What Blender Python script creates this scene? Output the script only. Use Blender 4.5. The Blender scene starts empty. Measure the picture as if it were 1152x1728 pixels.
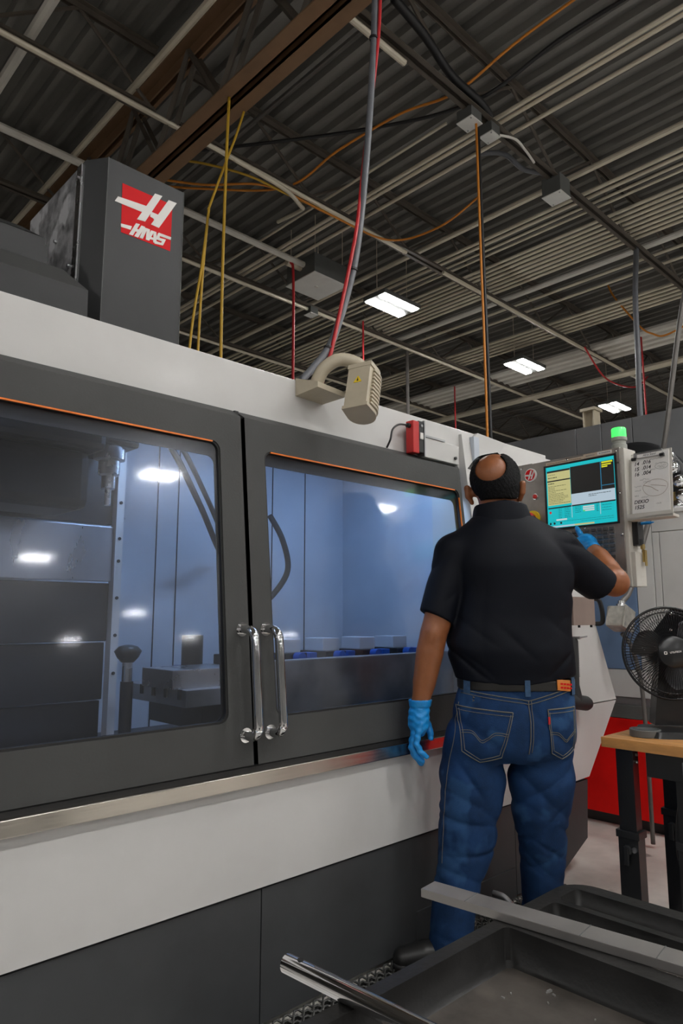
import bpy, bmesh, math, random
import numpy as np
from mathutils import Vector, Matrix
from mathutils.bvhtree import BVHTree
random.seed(7)
PI = math.pi
scene = bpy.context.scene
COL = scene.collection

# ---------------------------------------------------------------- camera, world, exposure
HEAD = math.radians(46.2)                    # camera heading, measured from +X (along the machine) towards +Y
PITCH = math.atan(174/1170)
cam_d = bpy.data.cameras.new('camera'); cam = bpy.data.objects.new('camera', cam_d); COL.objects.link(cam)
cam.location = (0, 0, 1.15)
cam.rotation_euler = (PI/2+PITCH, 0, HEAD-PI/2)
cam_d.sensor_fit = 'VERTICAL'; cam_d.sensor_height = 36; cam_d.lens = 36*1170/1728
cam_d.clip_start = .05; cam_d.clip_end = 200
scene.camera = cam
world = bpy.data.worlds.new('world'); scene.world = world; world.use_nodes = True
wb = world.node_tree.nodes['Background']; wb.inputs[0].default_value = (.55, .6, .7, 1); wb.inputs[1].default_value = .05
vs = scene.view_settings
vs.view_transform = 'Standard'; vs.look = 'None'; vs.gamma = 1; vs.use_curve_mapping = False
vs.exposure = 1.34
LAMP = 46.0                                  # emission of the ceiling LED strips
WORK = 30.0                                   # emission of the lamps inside the machine

# ---------------------------------------------------------------- materials
MATS = {}
def mat(name, col, rough=.5, metal=0., spec=.5, var=0., vscale=6., bump=0., bscale=60., stretch=None, coat=0., emit=None, estr=0., rvar=0., spots=None):
    """principled material with procedural tone variation, roughness variation and fine relief"""
    m = bpy.data.materials.new(name); m.use_nodes = True; MATS[name] = m
    nt = m.node_tree; N = nt.nodes; L = nt.links; b = N['Principled BSDF']
    b.inputs['Base Color'].default_value = (*col, 1); b.inputs['Roughness'].default_value = rough
    b.inputs['Metallic'].default_value = metal; b.inputs['Specular IOR Level'].default_value = spec
    if coat: b.inputs['Coat Weight'].default_value = coat; b.inputs['Coat Roughness'].default_value = .12
    if emit: b.inputs['Emission Color'].default_value = (*emit, 1); b.inputs['Emission Strength'].default_value = estr
    tc = N.new('ShaderNodeTexCoord'); mp = N.new('ShaderNodeMapping'); L.new(tc.outputs['Object'], mp.inputs[0])
    if stretch: mp.inputs['Scale'].default_value = stretch
    if var or rvar:
        n = N.new('ShaderNodeTexNoise'); n.inputs['Scale'].default_value = vscale; n.inputs['Detail'].default_value = 5
        n.inputs['Roughness'].default_value = .6
        L.new(mp.outputs[0], n.inputs['Vector'])
    if var:
        r = N.new('ShaderNodeValToRGB'); L.new(n.outputs[0], r.inputs[0])
        r.color_ramp.elements[0].position = .28; r.color_ramp.elements[1].position = .72
        r.color_ramp.elements[0].color = tuple(max(0, c*(1-var)) for c in col)+(1,)
        r.color_ramp.elements[1].color = tuple(min(1, c*(1+var)) for c in col)+(1,)
        out = r.outputs[0]
        if spots:
            sc, thr, scol = spots
            n2 = N.new('ShaderNodeTexNoise'); n2.inputs['Scale'].default_value = sc; n2.inputs['Detail'].default_value = 3
            L.new(mp.outputs[0], n2.inputs['Vector'])
            r2 = N.new('ShaderNodeValToRGB'); r2.color_ramp.elements[0].position = thr; r2.color_ramp.elements[1].position = thr+.06
            L.new(n2.outputs[0], r2.inputs[0])
            mx = N.new('ShaderNodeMix'); mx.data_type = 'RGBA'; L.new(r2.outputs[0], mx.inputs[0]); L.new(out, mx.inputs[6]); mx.inputs[7].default_value = (*scol, 1)
            out = mx.outputs[2]
        L.new(out, b.inputs['Base Color'])
    if rvar:
        mr = N.new('ShaderNodeMapRange'); L.new(n.outputs[0], mr.inputs[0]); mr.inputs[1].default_value = .3; mr.inputs[2].default_value = .7
        mr.inputs[3].default_value = max(.02, rough-rvar); mr.inputs[4].default_value = min(1, rough+rvar); L.new(mr.outputs[0], b.inputs['Roughness'])
    if bump:
        nb = N.new('ShaderNodeTexNoise'); nb.inputs['Scale'].default_value = bscale; nb.inputs['Detail'].default_value = 3
        L.new(mp.outputs[0], nb.inputs['Vector'])
        bp = N.new('ShaderNodeBump'); bp.inputs['Strength'].default_value = bump; bp.inputs['Distance'].default_value = .004
        L.new(nb.outputs[0], bp.inputs['Height']); L.new(bp.outputs[0], b.inputs['Normal'])
    return m
def glass(name, tint, refl, rough, streak=0.):
    """thin safety pane: tinted see-through layer under a slightly hazed reflection"""
    m = bpy.data.materials.new(name); m.use_nodes = True; MATS[name] = m
    nt = m.node_tree; N = nt.nodes; L = nt.links; N.remove(N['Principled BSDF'])
    t = N.new('ShaderNodeBsdfTransparent'); t.inputs[0].default_value = (*tint, 1)
    g = N.new('ShaderNodeBsdfGlossy'); g.inputs['Roughness'].default_value = rough; g.inputs[0].default_value = (1, 1, 1, 1)
    g2 = N.new('ShaderNodeBsdfGlossy'); g2.inputs['Roughness'].default_value = .22; g2.inputs[0].default_value = (1, 1, 1, 1)
    mg = N.new('ShaderNodeMixShader'); mg.inputs[0].default_value = streak
    L.new(g.outputs[0], mg.inputs[1]); L.new(g2.outputs[0], mg.inputs[2])
    lw = N.new('ShaderNodeLayerWeight'); pw = N.new('ShaderNodeMath'); pw.operation = 'POWER'; pw.inputs[1].default_value = 4.; L.new(lw.outputs['Facing'], pw.inputs[0])
    mu = N.new('ShaderNodeMath'); mu.operation = 'MULTIPLY_ADD'; mu.inputs[1].default_value = .6; mu.inputs[2].default_value = refl; mu.use_clamp = True; L.new(pw.outputs[0], mu.inputs[0])
    mx = N.new('ShaderNodeMixShader'); L.new(mu.outputs[0], mx.inputs[0]); L.new(t.outputs[0], mx.inputs[1]); L.new(mg.outputs[0], mx.inputs[2])
    L.new(mx.outputs[0], N['Material Output'].inputs[0])
    return m
mat('white_paint', (.60, .592, .577), .42, var=.05, vscale=3, bump=.05, bscale=5, coat=.1, spots=(26, .77, (.30, .28, .24)))
mat('grey_paint', (.066, .067, .065), .55, spec=.25, var=.08, vscale=4, bump=.12, bscale=160)
mat('base_paint', (.05, .053, .056), .5, var=.15, vscale=5, bump=.04, bscale=120, spots=(30, .8, (.12, .12, .12)))
mat('column_paint', (.033, .034, .035), .45, spec=.35, var=.08, vscale=5, bump=.05, bscale=140)
mat('stainless', (.62, .58, .52), .22, 1, var=.1, vscale=3, stretch=(1, 1, 30), rvar=.06)
mat('chrome', (.85, .85, .86), .07, 1, rvar=.03, vscale=20)
mat('bright_steel', (.62, .62, .63), .28, 1, var=.08, vscale=6, rvar=.05)
mat('dull_steel', (.42, .42, .43), .42, 1, var=.2, vscale=8, rvar=.1)
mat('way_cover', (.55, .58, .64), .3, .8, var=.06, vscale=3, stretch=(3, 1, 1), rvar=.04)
mat('dark_iron', (.012, .0125, .014), .45, .2, var=.2, vscale=7)
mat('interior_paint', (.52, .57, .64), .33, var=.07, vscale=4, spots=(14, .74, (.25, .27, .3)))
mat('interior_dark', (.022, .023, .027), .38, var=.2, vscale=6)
mat('seam_dark', (.012, .012, .012), .6)
mat('orange_gasket', (.85, .20, .02), .35, var=.1)
mat('red_vinyl', (.66, .008, .012), .6, spec=.2, var=.05)
mat('white_vinyl', (.72, .70, .67), .4, var=.04)
mat('beige_enamel', (.50, .44, .33), .42, var=.08, vscale=12, bump=.05)
mat('yellow_label', (.85, .6, .02), .5)
mat('black_ink', (.012, .012, .012), .6)
mat('black_plastic', (.014, .0145, .016), .38, var=.15, vscale=14, bump=.05)
mat('black_rubber', (.02, .02, .021), .62, var=.2, vscale=20, bump=.08)
mat('red_plastic', (.55, .02, .02), .35, var=.1)
mat('deck_metal', (.205, .197, .184), .5, .2, var=.25, vscale=1.6, stretch=(4, .6, 1), rvar=.1)
mat('joist_paint', (.10, .083, .066), .55, var=.2, vscale=4)
mat('girder_paint', (.22, .125, .065), .55, var=.15, vscale=4)
mat('conduit_metal', (.74, .67, .54), .4, .25, var=.1, vscale=4)
mat('conduit_dark', (.16, .15, .14), .45, .4, var=.15)
mat('white_pipe', (.72, .69, .63), .5, var=.06)
mat('box_metal', (.80, .80, .77), .45, .2, var=.06)
mat('box_grey', (.12, .125, .12), .5, var=.1)
mat('yellow_cord', (.55, .33, .025), .5); mat('orange_cord', (.62, .22, .02), .5); mat('red_cord', (.5, .02, .025), .45)
mat('grey_hose', (.13, .135, .15), .45, var=.1); mat('black_cord', (.012, .012, .013), .45)
mat('concrete', (.60, .575, .53), .42, var=.35, vscale=2.2, bump=.08, bscale=40, rvar=.12, spots=(5, .63, (.2, .19, .175)))
mat('wall_paint', (.34, .34, .335), .7, var=.06)
mat('pendant_steel', (.30, .272, .25), .4, .5, var=.3, vscale=7, bump=.03, rvar=.08, spots=(60, .7, (.08, .07, .065)))
mat('pendant_cream', (.58, .56, .51), .45, var=.08)
mat('key_plastic', (.085, .082, .078), .42, var=.3, vscale=40)
mat('lens_green', (.05, .9, .12), .3, emit=(.06, 1, .12), estr=.55)
mat('beacon_base', (.36, .37, .33), .45, var=.05)
mat('paper', (.85, .83, .80), .8, var=.04, vscale=20)
mat('ink_grey', (.30, .29, .28), .8); mat('ink_brown', (.34, .25, .19), .8)
mat('tape', (.62, .50, .38), .6, var=.08)
for n, c, e in (('scr_cyan', (.01, .62, .68), 1.0), ('scr_yellow', (.72, .68, .30), .9), ('scr_dark', (.025, .025, .024), .5), ('scr_pale', (.55, .68, .78), 1.0),
                ('scr_text', (.02, .05, .03), .3), ('scr_blue', (.03, .28, .5), .8), ('scr_white', (.75, .8, .8), 1.0), ('scr_bright_yellow', (.85, .85, .03), 1.0),
                ('scr_green', (.05, .75, .12), 1.0), ('scr_red', (.8, .05, .05), .9)):
    mat(n, (.01, .01, .01), .3, emit=c, estr=e*.30)
mat('skin', (.285, .098, .036), .42, var=.16, vscale=22, bump=.10, bscale=160, rvar=.06)
mat('hair', (.004, .004, .0045), .7, spec=.15, var=.6, vscale=90, bump=1, bscale=330, stretch=(1, 1, .45), spots=(240, .66, (.04, .04, .04)))
mat('shirt_cloth', (.003, .0042, .0085), .62, spec=.18, var=.15, vscale=8, bump=.12, bscale=420)
mat('denim', (.0085, .032, .094), .8, spec=.2, var=.45, vscale=9, bump=.22, bscale=380, spots=(7, .58, (.022, .068, .165)))
mat('denim_faded', (.035, .085, .17), .8, var=.3, vscale=60, bump=.25, bscale=320)
mat('stitch', (.15, .14, .115), .8)
mat('leather', (.012, .011, .010), .4, var=.2, bump=.1)
mat('leather_tan', (.62, .20, .03), .5, var=.15, vscale=30)
mat('nitrile', (.010, .28, .72), .34, var=.08, vscale=20, bump=.5, bscale=70)
mat('shoe_leather', (.012, .012, .012), .4, var=.2, bump=.1)
mat('lens_clear', (.6, .7, .68), .1)
mat('wood', (.56, .27, .085), .42, var=.3, vscale=9, stretch=(9, .7, 3), bump=.03)
mat('wood_edge', (.50, .25, .085), .5, var=.28, vscale=9, stretch=(9, .7, 3))
mat('cart_plastic', (.013, .0125, .012), .46, spec=.4, var=.6, vscale=9, bump=.15, bscale=90, rvar=.12)
mat('cart_floor', (.06, .051, .044), .62, var=.65, vscale=11, bump=.1, bscale=70, spots=(5, .54, (.12, .10, .085)))
mat('swarf', (.75, .75, .73), .3, .8)
mat('bar_steel', (.42, .40, .385), .45, .85, var=.12, vscale=8, rvar=.08)
mat('mat_rubber', (.05, .05, .047), .55, var=.35, vscale=30, bump=.1, spots=(120, .66, (.30, .29, .27)))
mat('red_paint', (.84, .008, .006), .5, spec=.2, var=.1, vscale=6)
mat('blue_panel', (.16, .25, .42), .45, var=.08)
mat('panel_white', (.66, .655, .64), .5, var=.05)
mat('sheet_grey', (.27, .275, .285), .36, .45, var=.12, vscale=3, rvar=.06)
mat('scuffed_steel', (.36, .36, .37), .4, .25, var=.8, vscale=16, rvar=.1, spots=(7, .55, (.75, .75, .77)))
mat('brass', (.42, .30, .11), .4, .8, var=.2)
mat('cast_alu', (.50, .49, .45), .42, .7, var=.25, vscale=30, bump=.35, bscale=60)
mat('fan_black', (.012, .0125, .014), .3, var=.1)
mat('fan_blade', (.03, .031, .034), .3)
mat('pink_box', (.40, .31, .27), .4, .5, var=.1)
mat('blue_plastic', (.01, .09, .42), .35)
mat('led', (.9, .9, .9), .5, emit=(1, .985, .965), estr=LAMP)
mat('led_cool', (.9, .9, .9), .5, emit=(.48, .69, 1), estr=WORK)
glass('door_glass', (.80, .83, .89), .055, .055, .66)
glass('clear_lens', (.85, .92, .9), .12, .05)

# ---------------------------------------------------------------- object helpers
ROOT = {}
def thing(name, label, cat, loc=(0, 0, 0), rz=0., group=None, kind=None):
    o = bpy.data.objects.new(name, None); COL.objects.link(o); o.empty_display_size = .1
    o.location = loc; o.rotation_euler = (0, 0, rz)
    if label: o['label'] = label
    if cat: o['category'] = cat
    if group: o['group'] = group
    if kind: o['kind'] = kind
    ROOT[o] = Matrix.Translation(loc) @ Matrix.Rotation(rz, 4, 'Z')
    return o
def tag(o, label, cat, group=None):
    o['label'] = label; o['category'] = cat
    if group: o['group'] = group
    return o
def link(name, me, m, parent=None, root=None, smooth=False, label=None):
    o = bpy.data.objects.new(name, me); COL.objects.link(o)
    if m is not None:
        me.materials.append(MATS[m] if isinstance(m, str) else m)
    if parent is not None: o.parent = parent; ROOT[o] = ROOT[parent]
    else: ROOT[o] = root or Matrix.Identity(4)
    if smooth is True:
        me.polygons.foreach_set('use_smooth', [True]*len(me.polygons))
    elif smooth:
        me.polygons.foreach_set('use_smooth', [True]*len(me.polygons)); me.set_sharp_from_angle(angle=math.radians(smooth))
    if label: o['label'] = label
    return o
def rings(pts):
    """parallel-transport frames along a polyline"""
    P = [Vector(p) for p in pts]; out = []; n = None
    for i, p in enumerate(P):
        t = (P[min(i+1, len(P)-1)]-P[max(i-1, 0)]).normalized()
        if n is None:
            a = Vector((0, 0, 1)) if abs(t.z) < .9 else Vector((1, 0, 0)); n = (a-t*a.dot(t)).normalized()
        else:
            n = n-t*n.dot(t); n = n.normalized() if n.length > 1e-6 else t.orthogonal().normalized()
        out.append((p, n.copy(), t.cross(n)))
    return out
def spline(pts, k=8):
    P = [Vector(p) for p in pts]; out = []
    for i in range(len(P)-1):
        a, b, c, d = P[max(i-1, 0)], P[i], P[i+1], P[min(i+2, len(P)-1)]
        for j in range(k):
            t = j/k
            out.append(.5*((2*b)+(c-a)*t+(2*a-5*b+4*c-d)*t*t+(3*b-a-3*c+d)*t**3))
    out.append(P[-1]); return out
class MB:
    def __init__(s): s.v = []; s.f = []
    def add(s, v, f):
        n = len(s.v); s.v += [tuple(q) for q in v]; s.f += [tuple(i+n for i in q) for q in f]; return s
    def box(s, x0, x1, y0, y1, z0, z1, M=None, bev=0.):
        if bev:
            bm = bmesh.new(); bmesh.ops.create_cube(bm, size=1)
            for v in bm.verts: v.co = Vector(((x0+x1)/2+v.co.x*(x1-x0), (y0+y1)/2+v.co.y*(y1-y0), (z0+z1)/2+v.co.z*(z1-z0)))
            bmesh.ops.bevel(bm, geom=bm.edges[:], offset=bev, segments=2, affect='EDGES', profile=.6)
            bm.verts.index_update()
            V = [(M @ v.co) if M else v.co for v in bm.verts]; Fc = [[v.index for v in f.verts] for f in bm.faces]; bm.free()
            return s.add(V, Fc)
        V = [Vector((x, y, z)) for x in (x0, x1) for y in (y0, y1) for z in (z0, z1)]
        if M: V = [M @ v for v in V]
        return s.add(V, [(0, 1, 3, 2), (4, 6, 7, 5), (0, 4, 5, 1), (2, 3, 7, 6), (0, 2, 6, 4), (1, 5, 7, 3)])
    def tube(s, pts, r, n=8, cap=True):
        R = rings(pts); k = len(R)
        V = []
        for i, (p, a, b) in enumerate(R):
            rr = r[i] if isinstance(r, (list, tuple)) else r
            V += [p+a*(rr*math.cos(2*PI*j/n))+b*(rr*math.sin(2*PI*j/n)) for j in range(n)]
        Fc = [(i*n+j, i*n+(j+1) % n, (i+1)*n+(j+1) % n, (i+1)*n+j) for i in range(k-1) for j in range(n)]
        if cap: Fc += [tuple(range(n))[::-1], tuple((k-1)*n+j for j in range(n))]
        return s.add(V, Fc)
    def cyl(s, a, b, r, n=20, r2=None): return s.tube([a, b], [r, r if r2 is None else r2], n)
    def lathe(s, prof, n=28, M=None, cap=True):
        """profile (radius, height) turned about local Z"""
        V = [Vector((r*math.cos(2*PI*j/n), r*math.sin(2*PI*j/n), z)) for r, z in prof for j in range(n)]
        if M: V = [M @ v for v in V]
        k = len(prof)
        Fc = [(i*n+j, i*n+(j+1) % n, (i+1)*n+(j+1) % n, (i+1)*n+j) for i in range(k-1) for j in range(n)]
        if cap: Fc += [tuple(range(n))[::-1], tuple((k-1)*n+j for j in range(n))]
        return s.add(V, Fc)
    def prism(s, poly, fa, fb):
        """polygon (2-D) given two maps to 3-D: front and back faces plus sides"""
        n = len(poly); V = [fa(*p) for p in poly]+[fb(*p) for p in poly]
        Fc = [tuple(range(n)), tuple(range(n, 2*n))[::-1]]+[(i, i+n, (i+1) % n+n, (i+1) % n) for i in range(n)]
        return s.add(V, Fc)
    def holed(s, outer, holes, fa, fb):
        """plate with holes: outer / holes are 2-D loops"""
        for k, fm in enumerate((fa, fb)):
            bm = bmesh.new(); ed = []
            for lp in [outer]+holes:
                vv = [bm.verts.new((p[0], p[1], 0)) for p in lp]
                ed += [bm.edges.new((vv[i], vv[(i+1) % len(vv)])) for i in range(len(vv))]
            bmesh.ops.triangle_fill(bm, use_beauty=True, use_dissolve=False, edges=ed)
            bm.verts.index_update()
            s.add([fm(v.co.x, v.co.y) for v in bm.verts], [[v.index for v in f.verts] for f in bm.faces]); bm.free()
        for lp in [outer]+holes:
            n = len(lp); s.add([fa(*p) for p in lp]+[fb(*p) for p in lp], [(i, (i+1) % n, (i+1) % n+n, i+n) for i in range(n)])
        return s
    def mesh(s, name, M=None):
        me = bpy.data.meshes.new(name)
        me.from_pydata([tuple(M @ Vector(v)) for v in s.v] if M else s.v, [], s.f)
        bm = bmesh.new(); bm.from_mesh(me); bmesh.ops.recalc_face_normals(bm, faces=bm.faces); bm.to_mesh(me); bm.free()
        return me
    def build(s, name, m, parent=None, smooth=False, local=False, label=None):
        M = None
        if parent is not None and not local: M = ROOT[parent].inverted()
        return link(name, s.mesh(name, M), m, parent, smooth=smooth, label=label)
    def build_top(s, name, m, label, cat, base, smooth=False, group=None, kind=None):
        """one-mesh thing with its origin at its base point"""
        o = link(name, s.mesh(name, Matrix.Translation(base).inverted()), m, None, Matrix.Translation(base), smooth)
        o.location = base
        if label: o['label'] = label
        if cat: o['category'] = cat
        if group: o['group'] = group
        if kind: o['kind'] = kind
        return o
def struct(name, mb, m, smooth=False):
    o = mb.build(name, m, smooth=smooth); o['kind'] = 'structure'; return o
def rrect(x0, x1, z0, z1, r, k=6):
    out = []
    for cx, cz, a in ((x1-r, z1-r, 0), (x0+r, z1-r, PI/2), (x0+r, z0+r, PI), (x1-r, z0+r, 1.5*PI)):
        out += [(cx+r*math.cos(a+PI/2*i/k), cz+r*math.sin(a+PI/2*i/k)) for i in range(k+1)]
    return out
def text_mesh(body, size, M, shear=0., bold=0., align='CENTER'):
    """lettering as a flat mesh in the plane given by M (x right, y up)"""
    c = bpy.data.curves.new('lettering', 'FONT'); c.body = body; c.size = size; c.align_x = align; c.align_y = 'CENTER'; c.shear = shear; c.offset = bold; c.fill_mode = 'FRONT'
    o = bpy.data.objects.new('lettering_tmp', c); COL.objects.link(o)
    dg = bpy.context.evaluated_depsgraph_get(); me = bpy.data.meshes.new_from_object(o.evaluated_get(dg))
    bpy.data.objects.remove(o); bpy.data.curves.remove(c)
    me.transform(M); me.materials.clear(); return me
def frame(o, x, y):
    """matrix from origin and two axes"""
    x = Vector(x).normalized(); y = Vector(y).normalized(); z = x.cross(y)
    M = Matrix.Identity(4)
    for i, a in enumerate((x, y, z)):
        for j in range(3): M[j][i] = a[j]
    for j in range(3): M[j][3] = o[j]
    return M
def copy_part(src, parent, **kw):
    o = src.copy(); COL.objects.link(o); o.parent = parent; ROOT[o] = ROOT[parent]
    return o
def copy_tree(src, loc=None, rz=None, parent=None, label=None):
    o = src.copy(); COL.objects.link(o); o.parent = parent
    if loc is not None: o.location = loc
    if rz is not None: o.rotation_euler = (0, 0, rz)
    if label: o['label'] = label
    for ch in src.children: copy_tree(ch, parent=o)
    return o

# ================================================================ the hall: floor, walls, roof
X0, X1, Y0, Y1 = -18., 26., -24., 20.
DECK = 5.38
struct('floor', MB().box(X0, X1, Y0, Y1, -.1, 0), 'concrete')
struct('wall_right', MB().box(X1, X1+.2, Y0, Y1, 0, DECK+.2), 'wall_paint')
struct('wall_left', MB().box(X0-.2, X0, Y0, Y1, 0, DECK+.2), 'wall_paint')
struct('wall_far', MB().box(X0, X1, Y1, Y1+.2, 0, DECK+.2), 'wall_paint')
struct('wall_near', MB().box(X0, X1, Y0-.2, Y0, 0, DECK+.2), 'wall_paint')
# ribbed steel roof deck laid in sheets, ribs running along Y
ceil = thing('ceiling', None, None, (0, 0, DECK), kind='structure')
SHEET, PITCHR = .92, .1533
def deck_sheet():
    prof = []
    for k in range(6):
        x = k*PITCHR
        prof += [(x, 0), (x+.045, 0), (x+.06, .055), (x+.138, .055)]
    prof.append((SHEET, 0))
    n = len(prof)
    V = [(x, Y0, z) for x, z in prof]+[(x, Y1, z) for x, z in prof]+[(0, Y0, .07), (SHEET, Y0, .07), (0, Y1, .07), (SHEET, Y1, .07)]
    F_ = [(i, i+1, i+1+n, i+n) for i in range(n-1)]+[(2*n, 2*n+1, 2*n+3, 2*n+2)]
    m = MB(); m.add(V, F_); return m
sh0 = None
for k in range(int((X1-X0)/SHEET)+1):
    if sh0 is None: sh0 = deck_sheet().build('deck_sheet', 'deck_metal', ceil, local=True); o = sh0
    else: o = copy_part(sh0, ceil)
    o.location = (X0+k*SHEET, 0, 0)

# open-web joists along X, seated on a brown girder that runs along Y
JB, JT = 4.80, 5.33
def chord(x0, x1, z0, z1, up):
    m = MB()
    for s in (-1, 1):
        a, b = (.012*s, .05*s) if s > 0 else (.05*s, .012*s)
        m.box(x0, x1, a, b, z0 if not up else z1-.006, z0+.006 if not up else z1)
        a2, b2 = (.012*s, .018*s) if s > 0 else (.018*s, .012*s)
        m.box(x0, x1, a2, b2, z0, z1)
    return m
bays = [(-6.0, 2.2, .62), (2.42, 14.3, .66), (14.6, 25.6, .62)]
ORD = ['first', 'second', 'third', 'fourth', 'fifth', 'sixth', 'seventh', 'eighth', 'ninth', 'tenth', 'eleventh', 'twelfth']
JY = [2.64+1.66*k for k in range(-1, 10)]
joist_src = {}
for bi, (xa, xb, pan) in enumerate(bays):
    npan = max(2, int(round((xb-xa)/pan/2))*2); w = (xb-xa)/npan
    for k, y in enumerate(JY):
        if bi == 0 and (y < 2 or y > 9): continue
        if bi == 2 and y > 13: continue
        if bi == 1 and y < 2: continue
        where = ('left of the brown girder', 'right of the brown girder', 'in the far bay')[bi]
        o = thing('roof_joist', 'dark open-web roof joist %s, %s from the camera' % (where, ORD[k]), 'joist', (xa, y, JB), group='open-web roof joists')
        if (bi, 'c') not in joist_src:
            joist_src[(bi, 'c')] = [chord(0, xb-xa, 0, .05, False).build('bottom_chord', 'joist_paint', o, local=True), chord(0, xb-xa, JT-JB-.05, JT-JB, True).build('top_chord', 'joist_paint', o, local=True)]
        else:
            for s in joist_src[(bi, 'c')]: copy_part(s, o)
        h = JT-JB-.05
        if y < 8 and bi < 2:
            for i in range(npan):
                up = i % 2 == 0
                key = (bi, 'w', up)
                if key not in joist_src:
                    a, b = ((0, 0, .03), (w, 0, h+.02)) if up else ((0, 0, h+.02), (w, 0, .03))
                    joist_src[key] = MB().tube([a, b], .014, 6).build('web_bar', 'joist_paint', o, local=True); q = joist_src[key]
                else: q = copy_part(joist_src[key], o)
                q.location = (i*w, 0, 0)
        else:
            key = (bi, 'web')
            if key not in joist_src:
                m = MB()
                for i in range(npan):
                    up = i % 2 == 0; m.tube([(i*w, 0, .03 if up else h), ((i+1)*w, 0, h if up else .03)], .014, 5)
                joist_src[key] = m.build('web', 'joist_paint', o, local=True); joist_src[key]['kind'] = 'stuff'
            else: copy_part(joist_src[key], o)
def girder(x, label, y0=1.0, y1=19.5, full=True):
    o = thing('roof_girder', label, 'girder', (x, y0, 4.5), group='joist girders')
    L_ = y1-y0
    m = MB()
    for s in (-1, 1):
        a, b = sorted((.018*s, .118*s)); m.box(a, b, 0, L_, 0, .012)
        a, b = sorted((.018*s, .03*s)); m.box(a, b, 0, L_, 0, .11)
    m.build('bottom_chord', 'girder_paint', o, local=True)
    m = MB()
    for s in (-1, 1):
        a, b = sorted((.018*s, .1*s)); m.box(a, b, 0, L_, .73, .745)
        a, b = sorted((.018*s, .03*s)); m.box(a, b, 0, L_, .64, .745)
    m.build('top_chord', 'girder_paint', o, local=True)
    wsrc = {}
    n = int(L_/.83)
    for i in range(n):
        y = .1+i*.83
        for kk, (a, b) in enumerate((((0, y, .06), (0, y+.415, .70)), ((0, y+.415, .70), (0, y+.83, .06)))):
            if kk not in wsrc:
                m = MB()
                for s in (-.035, .035): m.tube([(s, 0, a[2]), (s, .415, b[2])], .022, 4)
                wsrc[kk] = m.build('web_angle', 'joist_paint', o, local=True); q = wsrc[kk]
            else: q = copy_part(wsrc[kk], o)
            q.location = (0, a[1], 0)
    return o
girder(2.34, 'brown steel girder crossing the roof above the milling machine')
girder(14.45, 'brown steel girder far back under the roof')

# conduits and pipes running along Y through the joists
def ypipe(x, z, r, m, label, y0=-2., y1=19.5, group=None, cat='conduit', name='conduit'):
    return MB().tube([(x, y0, z), (x, y1, z)], r, 8).build_top(name, m, label, cat, (x, y0, z), smooth=40, group=group)
for i, x in enumerate((4.17, 4.23)):
    ypipe(x, 4.9, .017, 'conduit_metal', '%s of the twin pale conduits passing the two white boxes' % ('nearer', 'farther')[i], group='twin conduits by the white boxes')
ypipe(4.40, 4.9, .016, 'conduit_metal', 'single pale conduit just beyond the twin conduits')
ypipe(4.02, 4.98, .012, 'conduit_metal', 'thin pale conduit just before the twin conduits', y0=3.0)
ypipe(2.05, 4.95, .026, 'conduit_metal', 'pale pipe left of the brown girder, parallel to it')
ypipe(1.33, 4.93, .035, 'white_pipe', 'thick white pipe at the upper left corner of the picture', cat='pipe', name='pipe')
ypipe(5.30, 4.93, .026, 'conduit_metal', 'thicker grey pipe crossing near the dangling grey box', cat='pipe', name='pipe')
for i, x in enumerate((5.56, 5.64)): ypipe(x, 4.9, .017, 'conduit_metal', '%s of two conduits just beyond the grey box on the joist' % ('nearer', 'farther')[i], group='pair of conduits by the grey box')
for i, x in enumerate((5.75, 5.84)): ypipe(x, 4.9, .013, 'conduit_metal', '%s thin conduit of the loose pair before the conduit rack' % ('nearer', 'farther')[i], group='loose conduit pair')
for i in range(8): ypipe(6.06+i*.082, 4.9, .017, 'conduit_metal', '%s thin conduit from the camera in the wide rack of eight' % ORD[i], group='rack of eight conduits')
ypipe(6.86, 4.9, .033, 'white_pipe', 'white pipe alongside the rack of eight conduits', cat='pipe', name='pipe')
for i, x in enumerate((7.1, 7.35)): ypipe(x, 4.9, .017, 'conduit_metal', '%s pale conduit of the pair beyond the rack of eight' % ('nearer', 'farther')[i], group='pair of conduits beyond the rack')
for i in range(5): ypipe(7.9+i*.1, 4.9, .02, 'conduit_metal', '%s pale conduit in the far group of five' % ORD[i], group='far group of five conduits')
for i in range(4): ypipe(9.0+i*.17, 4.88, .055, 'white_pipe', '%s thick white pipe in the far bank of four' % ORD[i], group='bank of four white pipes', cat='pipe', name='pipe')
ypipe(9.95, 4.72, .05, 'conduit_metal', 'thick tan pipe hung below the far white pipes', cat='pipe', name='pipe')
for i in range(3): ypipe(10.6+i*.3, 4.9, .02, 'conduit_dark', '%s dark thin pipe in the distance beyond the tan pipe' % ORD[i], group='dark far pipes', cat='pipe', name='pipe')
ypipe(3.1, 5.22, .02, 'conduit_dark', 'dark pipe close under the deck right of the girder', cat='pipe', name='pipe')
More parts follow.
